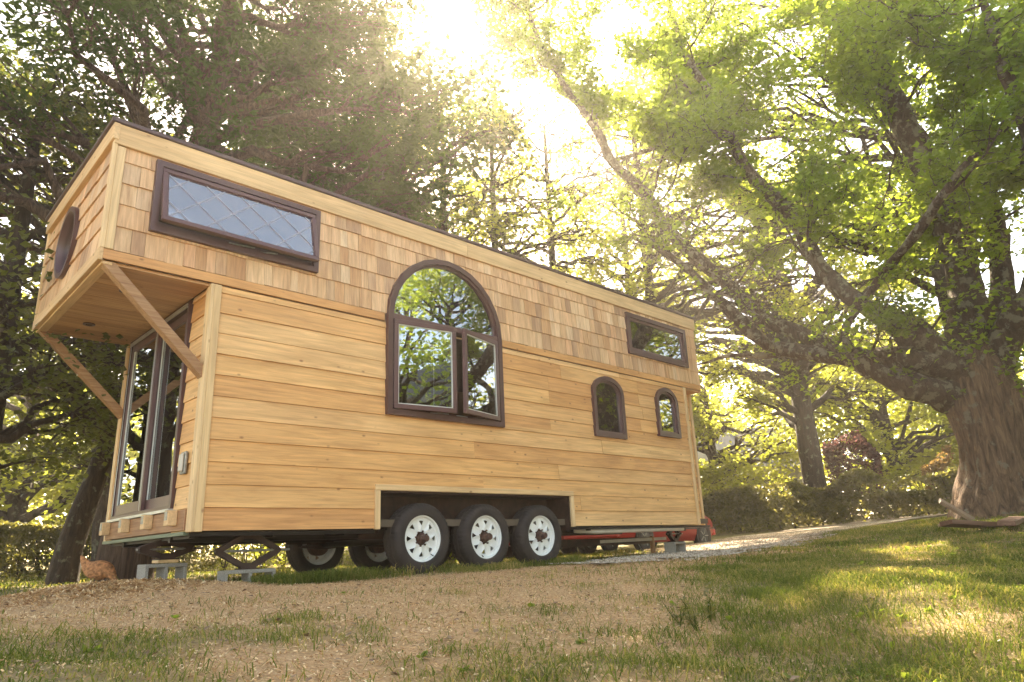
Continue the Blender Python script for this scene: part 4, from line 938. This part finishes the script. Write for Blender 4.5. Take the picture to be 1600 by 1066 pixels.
def secondary(a, d, L_, r0, depth, nleaf, lsz):
    k = 6; P = [a]; dd = d/np.linalg.norm(d)
    for _ in range(k): dd = dd+rg.normal(size=3)*.22+np.array((0, 0, .04)); dd /= np.linalg.norm(dd); P.append(P[-1]+dd*L_/k)
    P = np.array(P); MP.tube(P if depth < 2 else P[::2], np.linspace(r0, max(.004, r0*.3), k+1)[::(1 if depth < 2 else 2)], 5 if depth == 0 else 3)
    if depth < 2:
        for j in range(2, k+1):
            for _ in range(2 if depth == 0 else 1):
                if rg.random() < .85:
                    v = dd+rg.normal(size=3)*.9; secondary(P[j], v, L_*rg.uniform(.3, .5), r0*.45, depth+1, nleaf, lsz)
    if depth >= 1:
        for j in range(2, k+1):
            m = rg.poisson(nleaf); sp = rg.normal(size=(m, 3))*np.array((.13, .13, .09)); TW.append(P[j]+sp)
NPT = len(PTS); order = rg.permutation(NPT)[:int(NPT*.54)]
for i in order:
    p, r0 = PTS[i]
    v = p-CAM; a_ = math.degrees(math.acos(v@SUNV/np.linalg.norm(v)))
    d = rg.normal(size=3); d[2] = abs(d[2])*.4+rg.normal()*.35; L_ = rg.uniform(.9, 2.3)
    if a_ < 3: continue
    pe = p+d/np.linalg.norm(d)*L_
    # keep the lower limbs bare, as in the picture
    if pe[2] < 5.6 and pe[0] > 7.5 and rg.random() < .88: continue
    vz = (p-CAM)@fw; qx = 800+FPX*((p-CAM)@r2)/vz; qy = 533-FPX*((p-CAM)@u2)/vz
    if (qy < -120 or qx > 1720) and rg.random() < .6: continue
    secondary(p, d, L_, min(.03, r0*.4), 0, 2.7, .12)
TWP = np.vstack(TW)
vv = TWP-CAM; dist = np.linalg.norm(vv, axis=1); aa = np.degrees(np.arccos((vv@SUNV)/dist)); TWP = TWP[(aa > 2.6) & (dist > 4)]
# nothing may pass through the house
hid = (TWP[:, 1] < .2) & (TWP[:, 0] < 8.6) & (TWP[:, 2] < 4.3+.42*(-TWP[:, 1]).clip(0)); TWP = TWP[~hid]
ins = (TWP[:, 0] > -1.3) & (TWP[:, 0] < 9.2) & (TWP[:, 1] > -.35) & (TWP[:, 1] < 2.9) & (TWP[:, 2] < 4.5); TWP = TWP[~ins]
dN = np.linalg.norm(TWP-CAM, axis=1); nr = dN < 11.5
MP.leaves(TWP[nr], .105, 'maple', flat=.45, droop=.5); MP.leaves(TWP[~nr], .112, 'lobed', flat=.45, droop=.5); MP.flush('branch', MT['bk_limb']); MP.crown(MT['lf_maple'])
# --- cedars and other trees behind the house
def cedar(label, x, y, ht, r0, crown_lo, rad, n, lean=(0, 0), split=None, sz=.085, dens=60, seed=1):
    z = h1(x, y); rg = np.random.default_rng(seed)
    tr = [(x, y, z-.15, r0*1.35), (x, y, z+.35, r0*1.05), (x+lean[0]*.3, y+lean[1]*.3, z+ht*.3, r0*.8), (x+lean[0]*.6, y+lean[1]*.6, z+ht*.6, r0*.55), (x+lean[0], y+lean[1], z+ht, r0*.15)]
    cl = []
    n = int(n*1.7)
    for i in range(n):
        t = (i+rg.random())/n; zz = z+crown_lo+(ht+.6-crown_lo)*t; rr = rad*(1-.55*t)*(rg.uniform(.25, 1)**.6); a = rg.uniform(0, 6.283); s_ = rg.uniform(.5, 1.05)
        cl.append((np.array((x+lean[0]*zz/ht+rr*math.cos(a), y+lean[1]*zz/ht+rr*math.sin(a), zz)), (s_, s_, s_*.42)))
    cl = [q for q in keep_from_sun(cl, 5.0) if not (q[0][1] < 3.4 and q[0][2] < 5.2 and q[0][0] > -2)]
    return clump_tree('cedar_tree', label, 'tree', (x, y, z), tr, cl, MT['lf_cedar'], MT['bk_cedar'], 'spray', sz*1.5, dens*.95, 'trees crowding behind the house', 14, .08, .75, .1, 13)
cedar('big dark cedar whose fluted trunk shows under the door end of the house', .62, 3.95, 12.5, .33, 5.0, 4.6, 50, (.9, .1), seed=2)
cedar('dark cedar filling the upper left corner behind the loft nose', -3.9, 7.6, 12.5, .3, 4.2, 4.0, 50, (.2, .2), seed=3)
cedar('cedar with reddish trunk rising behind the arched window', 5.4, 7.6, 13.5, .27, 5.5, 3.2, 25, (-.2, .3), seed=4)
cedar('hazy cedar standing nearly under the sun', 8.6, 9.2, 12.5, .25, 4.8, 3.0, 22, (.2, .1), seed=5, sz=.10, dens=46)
def broad(label, x, y, ht, r0, c, rad, n, lm, size=.13, leaf='quad', dens=38, bm_='bk_dark', seed=1, name='broadleaf_tree', s=(.5, 1.0), lean=(0, 0), group='trees crowding behind the house', sub=8, twig=True, z0=None):
    z = h1(x, y); rg = np.random.default_rng(seed)
    tr = [(x, y, z-.15, r0*1.4), (x, y, z+.5, r0), (x+lean[0]*.5, y+lean[1]*.5, z+ht*.45, r0*.75), (x+lean[0], y+lean[1], z+ht, r0*.25)]
    cl = keep_from_sun(ell_clumps(rg, (x+c[0], y+c[1], z+c[2]), rad, n, s), 2.2)
    return clump_tree(name, label, 'tree', (x, y, z), tr, cl, lm, MT[bm_], leaf, size, dens, group, 10, .05, .4, .35, sub, twig)
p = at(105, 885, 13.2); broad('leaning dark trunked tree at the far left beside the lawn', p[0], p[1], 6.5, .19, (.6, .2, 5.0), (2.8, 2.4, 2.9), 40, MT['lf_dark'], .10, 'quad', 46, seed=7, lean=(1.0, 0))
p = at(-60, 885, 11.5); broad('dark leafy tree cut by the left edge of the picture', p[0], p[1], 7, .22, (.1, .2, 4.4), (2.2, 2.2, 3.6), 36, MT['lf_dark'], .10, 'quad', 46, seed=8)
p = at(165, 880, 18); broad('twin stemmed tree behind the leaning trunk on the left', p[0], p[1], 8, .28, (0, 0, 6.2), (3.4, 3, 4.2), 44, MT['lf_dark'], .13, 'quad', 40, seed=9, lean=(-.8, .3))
p = at(1272, 752, 29.5); z = h1(p[0], p[1])
broad('dark upright trunk seen past the far end of the house with sunlit leaves', p[0], p[1], 12, .46, (.3, .3, 9.6), (6.6, 6.2, 5.6), 110, MT['lf_lit'], .15, 'quad', 44, seed=10, s=(.6, 1.1))
for px, D, ht, lab, sd_ in ((1130, 34, 8, 'sunlit yellow green tree just right of the house, far behind', 12), (1420, 36, 9, 'yellow green tree far behind the great maple trunk', 13), (930, 30, 12, 'tall pale green tree behind the middle of the roof', 14), (700, 32, 12, 'tall hazy tree far behind below the sun', 15),
                            (420, 27, 11, 'green tree far behind the long loft window', 16), (230, 30, 10, 'sunlit tree far behind the glass door', 17), (20, 26, 9, 'bright leaved tree far behind the left lawn', 18), (1570, 40, 10, 'far tree behind the great maple at the right edge', 19)):
    p = at(px, 850, D); broad(lab, p[0], p[1], ht*.8, .3, (0, 0, ht*.55), (4.5, 4.5, ht*.48), 60, MT['lf_lit'], .21, 'quad', 28, seed=sd_, s=(.8, 1.5), group='far trees in sunlight', sub=7, twig=False)
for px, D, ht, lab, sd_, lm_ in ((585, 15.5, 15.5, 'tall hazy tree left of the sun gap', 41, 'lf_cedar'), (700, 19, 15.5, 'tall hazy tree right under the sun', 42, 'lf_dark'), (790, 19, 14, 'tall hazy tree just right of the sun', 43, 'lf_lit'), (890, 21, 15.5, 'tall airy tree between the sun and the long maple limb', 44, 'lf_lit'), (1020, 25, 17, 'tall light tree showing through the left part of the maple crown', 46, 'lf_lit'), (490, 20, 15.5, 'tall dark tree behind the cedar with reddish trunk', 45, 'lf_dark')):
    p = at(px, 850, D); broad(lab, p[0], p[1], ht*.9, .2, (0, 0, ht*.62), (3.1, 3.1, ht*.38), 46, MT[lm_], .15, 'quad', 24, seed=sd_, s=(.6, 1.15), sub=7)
p = at(1055, 850, 21); broad('tall light tree behind the far corner of the house, its crown showing through the maple', p[0], p[1], 15, .22, (2.2, -.8, 11.5), (4.6, 4.2, 5.2), 60, MT['lf_lit'], .15, 'quad', 26, seed=47, s=(.6, 1.15), sub=7)
p = at(1560, 820, 21); broad('tall light tree hidden low down by the great maple trunk', p[0], p[1], 15, .26, (-1.2, 2.2, 11.5), (4.6, 4.6, 5.2), 60, MT['lf_maple'], .15, 'quad', 26, seed=48, s=(.6, 1.15), sub=7)
# --- hedges and shrubs
def hedge(name, label, cat, A, B, hgt, wid, n, lm, size, group=None, leaf='quad', seed=1, bumpy=.25):
    A = np.array(A, float); B = np.array(B, float); rg = np.random.default_rng(seed); L_ = np.linalg.norm(B-A); d = (B-A)/L_; nrm = np.array((-d[1], d[0]))
    c = (A+B)/2; T = Tree(name, label, cat, (c[0], c[1], h1(*c)), group)
    t = rg.random(n); s_ = t*L_; hh = hgt*(1-bumpy+bumpy*2*vnoise(s_, s_*0+3, 1.1, seed)); u = rg.uniform(-1, 1, n); v = rg.uniform(0, 1, n)**.65; k = rg.random(n) < .6
    # surface weighted: push to the shell
    u = np.where(k, np.sign(u)*(1-np.abs(rg.normal(size=n))*.15), u); v = np.where(k, v, 1-np.abs(rg.normal(size=n))*.10)
    prof = np.sqrt(np.clip(1-(np.clip(v, 0, 1))**3*.6, 0, 1)); xy = A+d*s_[:, None]+nrm*(u*wid*prof*(.8+.4*vnoise(s_, v*3, .6, seed+1)))[:, None]
    P = np.c_[xy, hz(xy[:, 0], xy[:, 1])+np.clip(v, .02, 1.1)*hh]; T.leaves(P, size, leaf, flat=.2, droop=.1)
    for i in range(int(L_/.45)):
        q = A+d*(i+.5)*.45+nrm*rg.normal()*wid*.3; zz = h1(*q)
        for _ in range(3):
            e = q+rg.normal(size=2)*.25; T.tube(branchpath(np.array((*q, zz-.05)), np.array((*e, zz+hgt*.75)), rg, 0, 4, .05), np.linspace(.022, .008, 4), 4)
    T.flush('stem', MT['bk_dark']); T.crown(lm, 'foliage'); return T
a, b = at(1085, 825, 27), at(1510, 790, 27); hedge('hedge', 'long brown green hedge beyond the gravel drive right of the house', 'hedge', a[:2], b[:2], 1.4, 1.0, 38000, MT['lf_hedge'], .13, seed=21, bumpy=.32)
a, b = at(-120, 900, 19), at(330, 880, 19); hedge('hedge', 'dark hedge along the back of the left lawn', 'hedge', a[:2], b[:2], 1.25, .7, 26000, MT['lf_hedge'], .08, seed=22)
a, b = at(335, 880, 19), at(760, 872, 19.5); hedge('hedge', 'sun flecked hedge seen under the trailer between jacks and wheels', 'hedge', a[:2], b[:2], 1.3, .7, 24000, MT['lf_lit'], .08, seed=23)
a, b = at(1300, 780, 30.5), at(1385, 775, 30.5); hedge('shrub', 'purple leaved shrub rising behind the long hedge', 'shrub', a[:2], b[:2], 2.9, 1.0, 9000, MT['lf_plum'], .12, seed=24, bumpy=.4)
a, b = at(1450, 780, 29), at(1500, 775, 29); hedge('shrub', 'orange flowering shrub between the long hedge and the great maple', 'shrub', a[:2], b[:2], 1.9, .6, 5000, MT['lf_orange'], .10, seed=25, bumpy=.4)
# far wood closing the view
rg = np.random.default_rng(5); VV = []; n_ = 40000
azs = rg.uniform(R(-25), R(115), n_); dd = rg.uniform(46, 60, n_); hh_ = (7+5*vnoise(azs*25, azs*0+1, 1, 9)+3*vnoise(azs*70, azs*0, 1, 10))*rg.random(n_)**.8
Pw = np.c_[CAM[0]+dd*np.sin(azs), CAM[1]+dd*np.cos(azs), hh_]; V, F = place_leaves(Pw, .55, 'quad', flat=.3, rg=rg)
tag(mesh_np('far_wood', V, [F], MT['lf_lit']), 'sunlit far wood closing the view behind everything', kind='stuff')
# far grey roofed house glimpsed through leaves
p = at(1120, 800, 42); FH = tag(empty('far_house', (p[0], p[1], h1(p[0], p[1])), R(-20)), 'grey roofed house far away just right of the tiny house, among leaves', 'house')
MB().box(-5, 5, -3, 3, 0, 3).build('wall', plain('far_siding', (.2, .2, .2), .8), FH)
mb = MB(); mb.add([(-5.3, -3.4, 2.9), (5.3, -3.4, 2.9), (5.3, 3.4, 2.9), (-5.3, 3.4, 2.9), (-5.3, 0, 5.6), (5.3, 0, 5.6)], [(0, 3, 2, 1), (0, 1, 5, 4), (2, 3, 4, 5), (0, 4, 3), (1, 2, 5)]); mb.build('roof', plain('far_roof', (.09, .095, .10), .8), FH)
for i in range(3):
    o = MB().box(-4+i*3, -2.8+i*3, -3.06, -3.0, 1, 2.3).build('window', MT['cglass'], FH); MB().box(-4.08+i*3, -2.72+i*3, -3.1, -3.062, .92, 1).build('sill', MT['white'], o)
# --- trees and a barn behind the photographer: what the windows mirror
for x, y, ht, lab, sd_, lm in ((5.4, -11.0, 7.5, 'broad tree behind the photographer mirrored in the arched window', 31, 'lf_maple'), (-6, -15, 7, 'tree behind the photographer left of the drive', 32, 'lf_maple'), (12, -14, 10, 'tall tree behind and right of the photographer', 33, 'lf_maple'), (-14, -3, 6, 'bright tree out in the field left of the door', 34, 'lf_lit'), (-16, 5, 6, 'second bright tree in the field left of the door', 35, 'lf_lit'), (20, -13, 11, 'tree beyond the great maple on the right', 36, 'lf_maple'), (11.5, -10.5, 9.5, 'tree near the photographer whose crown shows in the big arched glass', 37, 'lf_maple'), (17, -7.5, 9, 'tree right of the great maple mirrored in the small arched windows', 38, 'lf_maple')):
    broad(lab, x, y, ht*.8, .3, (0, 0, ht*.65), (3.4, 3.4, ht*.4), 50, MT[lm], .15, 'quad', 22, seed=sd_, s=(.6, 1.2), group='trees outside the picture', sub=6, twig=False)
BN = tag(empty('barn', (9.5, -17.5, h1(9.5, -17.5)), R(62)), 'plain weathered barn standing behind the photographer', 'barn')
MB().box(-6, 6, -4, 4, 0, 4).build('wall', MT['sheath'], BN); MB().add([(-6.4, -4.4, 3.9), (6.4, -4.4, 3.9), (6.4, 4.4, 3.9), (-6.4, 4.4, 3.9), (-6.4, 0, 7.5), (6.4, 0, 7.5)], [(0, 3, 2, 1), (0, 1, 5, 4), (2, 3, 4, 5), (0, 4, 3), (1, 2, 5)]).build('roof', MT['cblack'], BN)
MB().box(-1.5, 1.5, 4.0, 4.08, 0, 3).build('door', MT['brace'], BN)
# ------------------------------------------------------------------ hen
p = (.02, 3.0); p = at(152, 905, 10.2)[:2]; hx, hy = float(p[0]), float(p[1]); hz_ = h1(hx, hy)
HN = tag(empty('hen', (hx, hy, hz_), R(-45)), 'ginger hen pecking on the grass by the cedar trunk', 'hen')
MT['hen'] = plain('hen_feathers', (.42, .19, .08), .85, 0, .9, 70, .6, 30); MT['comb'] = plain('comb', (.35, .03, .02), .6); MT['leg'] = plain('hen_leg', (.4, .28, .1), .6)
P = [(-.235, 0, .37), (-.215, 0, .34), (-.18, 0, .29), (-.13, 0, .235), (-.06, 0, .20), (.03, 0, .19), (.10, 0, .18), (.155, 0, .145), (.19, 0, .10), (.215, 0, .065), (.235, 0, .045)]
rr = [.008, .028, .045, .075, .105, .115, .095, .062, .042, .034, .012]; P2, r2_ = smoothpath(P, rr, .012); V, F = tube_np(P2, r2_, 20, .03, 3)
V[:, 1] *= np.where(P2.repeat(20, 0)[:, 0] < -.15, .35, .85); mesh_np('body', V, [F], MT['hen'], HN, True)
for s_ in (-1, 1):
    mb = MB(); mb.tube([(-.02, s_*.04, .12), (-.03, s_*.04, .06), (-.01, s_*.04, .01)], [.018, .009, .008], 6)
    for a in (-.5, 0, .5, math.pi): mb.tube([(-.01, s_*.04, .01), (-.01+.05*math.cos(a), s_*.04+.05*math.sin(a), .004)], [.006, .003], 5)
    mb.build('leg', MT['leg'], HN)
    MB().lathe([(.0015, -.002), (.005, 0), (.0015, .002)], (.215, s_*.033, .075), 'y', 8).build('eye', MT['black'], HN)
    V = []; 
    for i in range(9):
        t = i/8; V += [(-.13+.17*t, s_*(.075+.028*math.sin(math.pi*t)), .235-.02*t), (-.13+.17*t, s_*(.085+.022*math.sin(math.pi*t)), .195-.055*math.sin(math.pi*t**.8)), (-.13+.17*t, s_*(.07), .20)]
    F = [(3*i+a, 3*i+b, 3*i+3+b, 3*i+3+a) for i in range(8) for a, b in ((0, 1), (1, 2), (2, 0))]; MB().add(V, F).build('wing', MT['hen'], HN)
MB().add([(.232, -.01, .05), (.232, .01, .05), (.228, 0, .062), (.262, 0, .028)], [(0, 1, 2), (0, 3, 1), (1, 3, 2), (2, 3, 0)]).build('beak', MT['leg'], HN)
mb = MB(); mb.add([(.18, -.004, .135), (.185, -.004, .16), (.20, -.004, .135), (.21, -.004, .145), (.222, -.004, .11), (.235, -.004, .11), (.23, -.004, .08), (.18, .004, .135), (.185, .004, .16), (.20, .004, .135), (.21, .004, .145), (.222, .004, .11), (.235, .004, .11), (.23, .004, .08)], [tuple(range(7)), tuple(range(13, 6, -1))]+[(i, (i+1) % 7, 7+(i+1) % 7, 7+i) for i in range(7)]); mb.build('comb', MT['comb'], HN)
# --- boards lying by the great maple
MT['oldwood'] = wood('old_board', 0, [(.20, .15, .11), (.26, .20, .15)], 30, False); MT['redwood'] = wood('red_board', 0, [(.13, .07, .05), (.17, .09, .06)], 30, False)
def board(px, py, D, L_, w_, t_, rz, rx, ry, m, lab):
    p = at(px, py, D); z = h1(p[0], p[1]); o = MB().box(-L_/2, L_/2, -w_/2, w_/2, -t_/2, t_/2).build('board', m, None, .004); o.location = (p[0], p[1], z+.05+abs(math.sin(ry))*L_/2); o.rotation_euler = (rx, ry, rz); tag(o, lab, 'board', 'old boards by the great maple')
board(1494, 792, 12.8, .52, .22, .05, R(-60), R(20), R(38), MT['oldwood'], 'grey weathered board propped up slanting left of the great maple')
board(1525, 812, 11.6, 1.1, .2, .06, R(-25), R(-8), R(4), MT['redwood'], 'dark red brown board lying flat in front of the great maple')
board(1580, 806, 11.8, 1.2, .2, .06, R(5), R(4), R(-3), MT['redwood'], 'dark board at the right edge lying beneath the great maple')
board(1478, 812, 12.2, .5, .12, .04, R(30), R(0), R(5), MT['oldwood'], 'small grey scrap of board left of the red brown one')
# ------------------------------------------------------------------ grass, mulch, gravel
def bladesmat(name, cols, tr, tf=.4):
    m, nt, n, l, b = mat(name); n.remove(b); out = n['Material Output']; at_ = n.new('ShaderNodeAttribute'); at_.attribute_name = 'tone'
    r = ramp(n, [(i/(len(cols)-1)*.999, c) for i, c in enumerate(cols)]); l.new(at_.outputs['Fac'], r.inputs[0])
    d = n.new('ShaderNodeBsdfDiffuse'); t = n.new('ShaderNodeBsdfTranslucent'); l.new(r.outputs[0], d.inputs[0])
    mt = n.new('ShaderNodeMix'); mt.data_type = 'RGBA'; mt.blend_type = 'MULTIPLY'; mt.inputs[0].default_value = 1; l.new(r.outputs[0], mt.inputs[6]); mt.inputs[7].default_value = (*tr, 1); l.new(mt.outputs[2], t.inputs[0])
    mx = n.new('ShaderNodeMixShader'); mx.inputs[0].default_value = tf; l.new(d.outputs[0], mx.inputs[1]); l.new(t.outputs[0], mx.inputs[2]); l.new(mx.outputs[0], out.inputs[0]); return m
def grass(n_, xr, yr, hmin, hmax, wd, name, label, seed, power=1.0, sel=None, tonelo=0, tonehi=1):
    rg = np.random.default_rng(seed); x = rg.uniform(*xr, n_); y = rg.uniform(*yr, n_)
    g = grass_w(x, y)*np.clip(.35+1.3*vnoise(x, y, .14, seed+3)*vnoise(x, y, .5, seed+4)*2, 0, 1)
    if sel is not None: g = g*sel(x, y)
    k = (rg.random(n_) < g**power) & (np.hypot(x-CAM[0], y-CAM[1]) > .8) & (road_d(x, y) > .02); x, y, g = x[k], y[k], g[k]; m = len(x); z = hz(x, y)-.005
    ln = rg.uniform(hmin, hmax, m)*(.5+.9*vnoise(x, y, .35, seed+5)); a = rg.uniform(0, 6.283, m); be = rg.uniform(.4, 2.1, m)*ln; w_ = wd*rg.uniform(.6, 1.3, m)
    px, py = -np.sin(a), np.cos(a); dx, dy = np.cos(a), np.sin(a); V = np.zeros((m, 5, 3))
    V[:, 0] = np.c_[x-px*w_, y-py*w_, z]; V[:, 1] = np.c_[x+px*w_, y+py*w_, z]
    V[:, 2] = np.c_[x+dx*be*.35+px*w_*.8, y+dy*be*.35+py*w_*.8, z+ln*.6]; V[:, 3] = np.c_[x+dx*be*.35-px*w_*.8, y+dy*be*.35-py*w_*.8, z+ln*.6]
    V[:, 4] = np.c_[x+dx*be, y+dy*be, z+ln*np.maximum(.12, 1-.48*be/ln)]
    o = np.arange(m)[:, None]*5; tone = np.repeat(np.clip(rg.beta(1.3, 1.5, m)*.7+.45*vnoise(x, y, .4, seed+6)-.08+.25*(vnoise(x, y, 1.3, 15)-.5), 0, 1)*(tonehi-tonelo)+tonelo, 5)
    return tag(mesh_np(name, V.reshape(-1, 3), [o+np.array([0, 1, 2, 3]), o+np.array([3, 2, 4])], MT['grass'], attrs={'tone': tone}), label, kind='stuff')
MT['grass'] = bladesmat('grass', [(.06, .085, .018), (.11, .145, .03), (.19, .21, .05), (.36, .30, .11), (.60, .44, .22)], (1.3, 1.35, .6), .42)
grass(165000, (-4, 6), (-6.6, -1.2), .03, .085, .0022, 'grass', 'short green and straw coloured grass on the near lawn', 41)
grass(105000, (3, 12.5), (-8, -1.2), .04, .10, .0035, 'grass', 'rougher grass on the rising ground towards the great maple', 42)
grass(50000, (-10, 14), (-.8, 18), .04, .10, .006, 'grass', 'lawn grass behind and beneath the house', 43)
grass(22000, (.6, 5.2), (-.55, .1), .06, .18, .0028, 'grass', 'taller grass tufts along the trailer wheels', 44, 1, lambda x, y: np.clip(vnoise(x, y, .3, 77)*1.5-.3, 0, 1))
grass(35000, (-.6, 3.2), (-6.6, -4.0), .05, .11, .0026, 'grass', 'long arching grass in the right foreground', 45, 1.2, lambda x, y: np.clip(vnoise(x, y, .6, 78)*1.6-.2, 0, 1), 0, .75)
# weeds: bigger blades in rosettes
rg = np.random.default_rng(51); VV = []; FF = []; n_ = 0
T_, F_ = leaf_template('round')
def weeds(cnt, sampler, size, lab):
    Ps = []; Os = []
    for _ in range(cnt):
        x, y = sampler(); z = h1(x, y); m = rg.integers(5, 11); a = rg.uniform(0, 6.28, m)
        Ps.append(np.c_[np.full(m, x), np.full(m, y), np.full(m, z)+.01]); Os.append(np.c_[np.cos(a), np.sin(a), rg.uniform(.5, 1.4, m)]*2.5)
    V, F = place_leaves(np.vstack(Ps), size, 'round', flat=.3, outward=np.vstack(Os), rg=rg, droop=0)
    tag(mesh_np('weeds', V, [F], MT['lf_maple']), lab, kind='stuff')
def smp():
    while True:
        x, y = rg.uniform(-2, 9), rg.uniform(-6.5, -1)
        if rg.random() < grass_w([x], [y])[0]**1.5: return x, y
weeds(200, smp, .035, 'small broad leaved weeds scattered in the near grass')
# seed stalks: the tall dark weed in the middle of the turf edge
def weed_plant(px, py, D, hgt, n_, lab):
    p = at(px, py, D); z = h1(p[0], p[1]); T = Tree('weed_plant', lab, 'weed', (p[0], p[1], z)); r_ = T.rg
    for _ in range(n_):
        e = np.array((p[0]+r_.normal()*hgt*.35, p[1]+r_.normal()*hgt*.35, z+hgt*r_.uniform(.5, 1))); P = branchpath(np.array((p[0], p[1], z-.01)), e, r_, .05, 5, .04)
        T.tube(P, np.linspace(.004, .0015, 5), 4); Q = np.repeat(P[1:], 3, 0)+r_.normal(size=(12, 3))*.006; T.leaves(Q, hgt*.2, 'spray', flat=.1, outward=(r_.normal(size=(12, 3))+np.array((0, 0, .8)))*1.0, droop=0)
    T.flush('stem', MT['grass']); T.crown(MT['lf_hedge'], 'foliage')
weed_plant(1085, 948, 4.3, .16, 7, 'dark spiky weed at the edge of the mulch in the right foreground')
weed_plant(1107, 940, 4.5, .22, 3, 'thin upright seed stalk beside the spiky weed')
weed_plant(1060, 950, 4.4, .14, 5, 'low spiky weed left of the seed stalk')
# mulch and straw chips
def chips(n_, xr, yr, wfun, L_, wd, m, name, lab, seed):
    rg = np.random.default_rng(seed); x = rg.uniform(*xr, n_); y = rg.uniform(*yr, n_); k = rg.random(n_) < wfun(x, y); x, y = x[k], y[k]; mm = len(x); z = hz(x, y)+.004+rg.random(mm)*.012
    a = rg.uniform(0, 6.283, mm); ti = rg.normal(size=mm)*.35; l_ = L_*rg.uniform(.4, 1.4, mm); w_ = wd*rg.uniform(.5, 1.6, mm)
    d = np.c_[np.cos(a)*np.cos(ti), np.sin(a)*np.cos(ti), np.sin(ti)]; s_ = np.c_[-np.sin(a), np.cos(a), rg.normal(size=mm)*.3]; c = np.c_[x, y, z]
    V = np.stack([c-d*l_[:, None]/2-s_*w_[:, None]/2, c+d*l_[:, None]/2-s_*w_[:, None]/2, c+d*l_[:, None]/2+s_*w_[:, None]/2, c-d*l_[:, None]/2+s_*w_[:, None]/2], 1)
    tone = np.repeat(rg.random(mm), 4)
    tag(mesh_np(name, V.reshape(-1, 3), [np.arange(mm)[:, None]*4+np.arange(4)], m, attrs={'tone': tone}), lab, kind='stuff')
MT['mulch'] = bladesmat('mulch', [(.30, .16, .07), (.54, .32, .15), (.68, .44, .22), (.78, .55, .30), (.84, .67, .43)], (.6, .6, .6), .1)
mw = lambda x, y: np.clip(1.15-grass_w(x, y), 0, 1)
chips(180000, (-3.6, 7), (-6, .4), mw, .014, .0045, MT['mulch'], 'mulch', 'tan shredded mulch and straw spread in front of the house', 61)
chips(40000, (5, 12), (-6, -1), lambda x, y: .5*np.clip(1.3-grass_w(x, y), 0.2, 1), .04, .006, MT['mulch'], 'straw', 'dry straw litter on the rising ground', 62)
chips(26000, (-1.6, .6), (-.4, .95), lambda x, y: np.exp(-(((x+.5)/.9)**2+((y-.3)/.4)**2)), .05, .006, MT['mulch'], 'straw', 'heap of tan shredded mulch beside the front concrete blocks', 63)
# dead leaves
rg = np.random.default_rng(71); n_ = 1300; x = rg.uniform(-3, 10, n_); y = rg.uniform(-6, 0, n_); V, F = place_leaves(np.c_[x, y, hz(x, y)+.012], .045, 'quad', flat=2, rg=rg)
MT['dead'] = leafmat('dead_leaf', (.16, .08, .04), (.35, .25, .15), (.2, .12, .06), .2, .6, .05)
tag(mesh_np('dead_leaves', V, [F], MT['dead']), 'dry fallen leaves scattered over mulch and grass', kind='stuff')
# gravel stones
rg = np.random.default_rng(72); n_ = 40000; x = rg.uniform(4.3, 17, n_); y = rg.uniform(-3.5, 4, n_); k = (road_d(x, y) < .1+.4*vnoise(x, y, .3, 8)); x, y = x[k], y[k]; n_ = len(x)
oc = np.array([(1, 0, 0), (0, 1, 0), (-1, 0, 0), (0, -1, 0), (0, 0, .8), (0, 0, -.8)]); of = np.array([(0, 1, 4), (1, 2, 4), (2, 3, 4), (3, 0, 4)])
V = np.c_[x, y, hz(x, y)+.034][:, None]+oc[None]*(rg.uniform(.006, .02, (n_, 1, 1)))*rg.uniform(.6, 1.3, (n_, 6, 1)); F = of[None]+np.arange(n_)[:, None, None]*6
MT['stone'] = bladesmat('stone', [(.22, .17, .12), (.45, .37, .28), (.62, .53, .42)], (.1, .1, .1), .02)
tag(mesh_np('gravel', V.reshape(-1, 3), [F.reshape(-1, 3)], MT['stone'], attrs={'tone': np.repeat(rg.random(n_), 6)}), 'loose gravel stones on the drive', kind='stuff')
# ------------------------------------------------------------------ haze added for the sun glow and milky veil
if True:
    m = bpy.data.materials.new('air'); m.use_nodes = True; nt = m.node_tree; nt.nodes.remove(nt.nodes['Principled BSDF']); pv = nt.nodes.new('ShaderNodeVolumePrincipled')
    pv.inputs['Color'].default_value = (.98, .87, .75, 1); pv.inputs['Density'].default_value = .0023; pv.inputs['Anisotropy'].default_value = .62; nt.links.new(pv.outputs[0], nt.nodes['Material Output'].inputs['Volume'])
    o = MB().box(-62, 92, -62, 92, -3, 18.5).build('haze', m); tag(o, 'thin warm haze added to give the sun glow and a milky veil', kind='stuff')
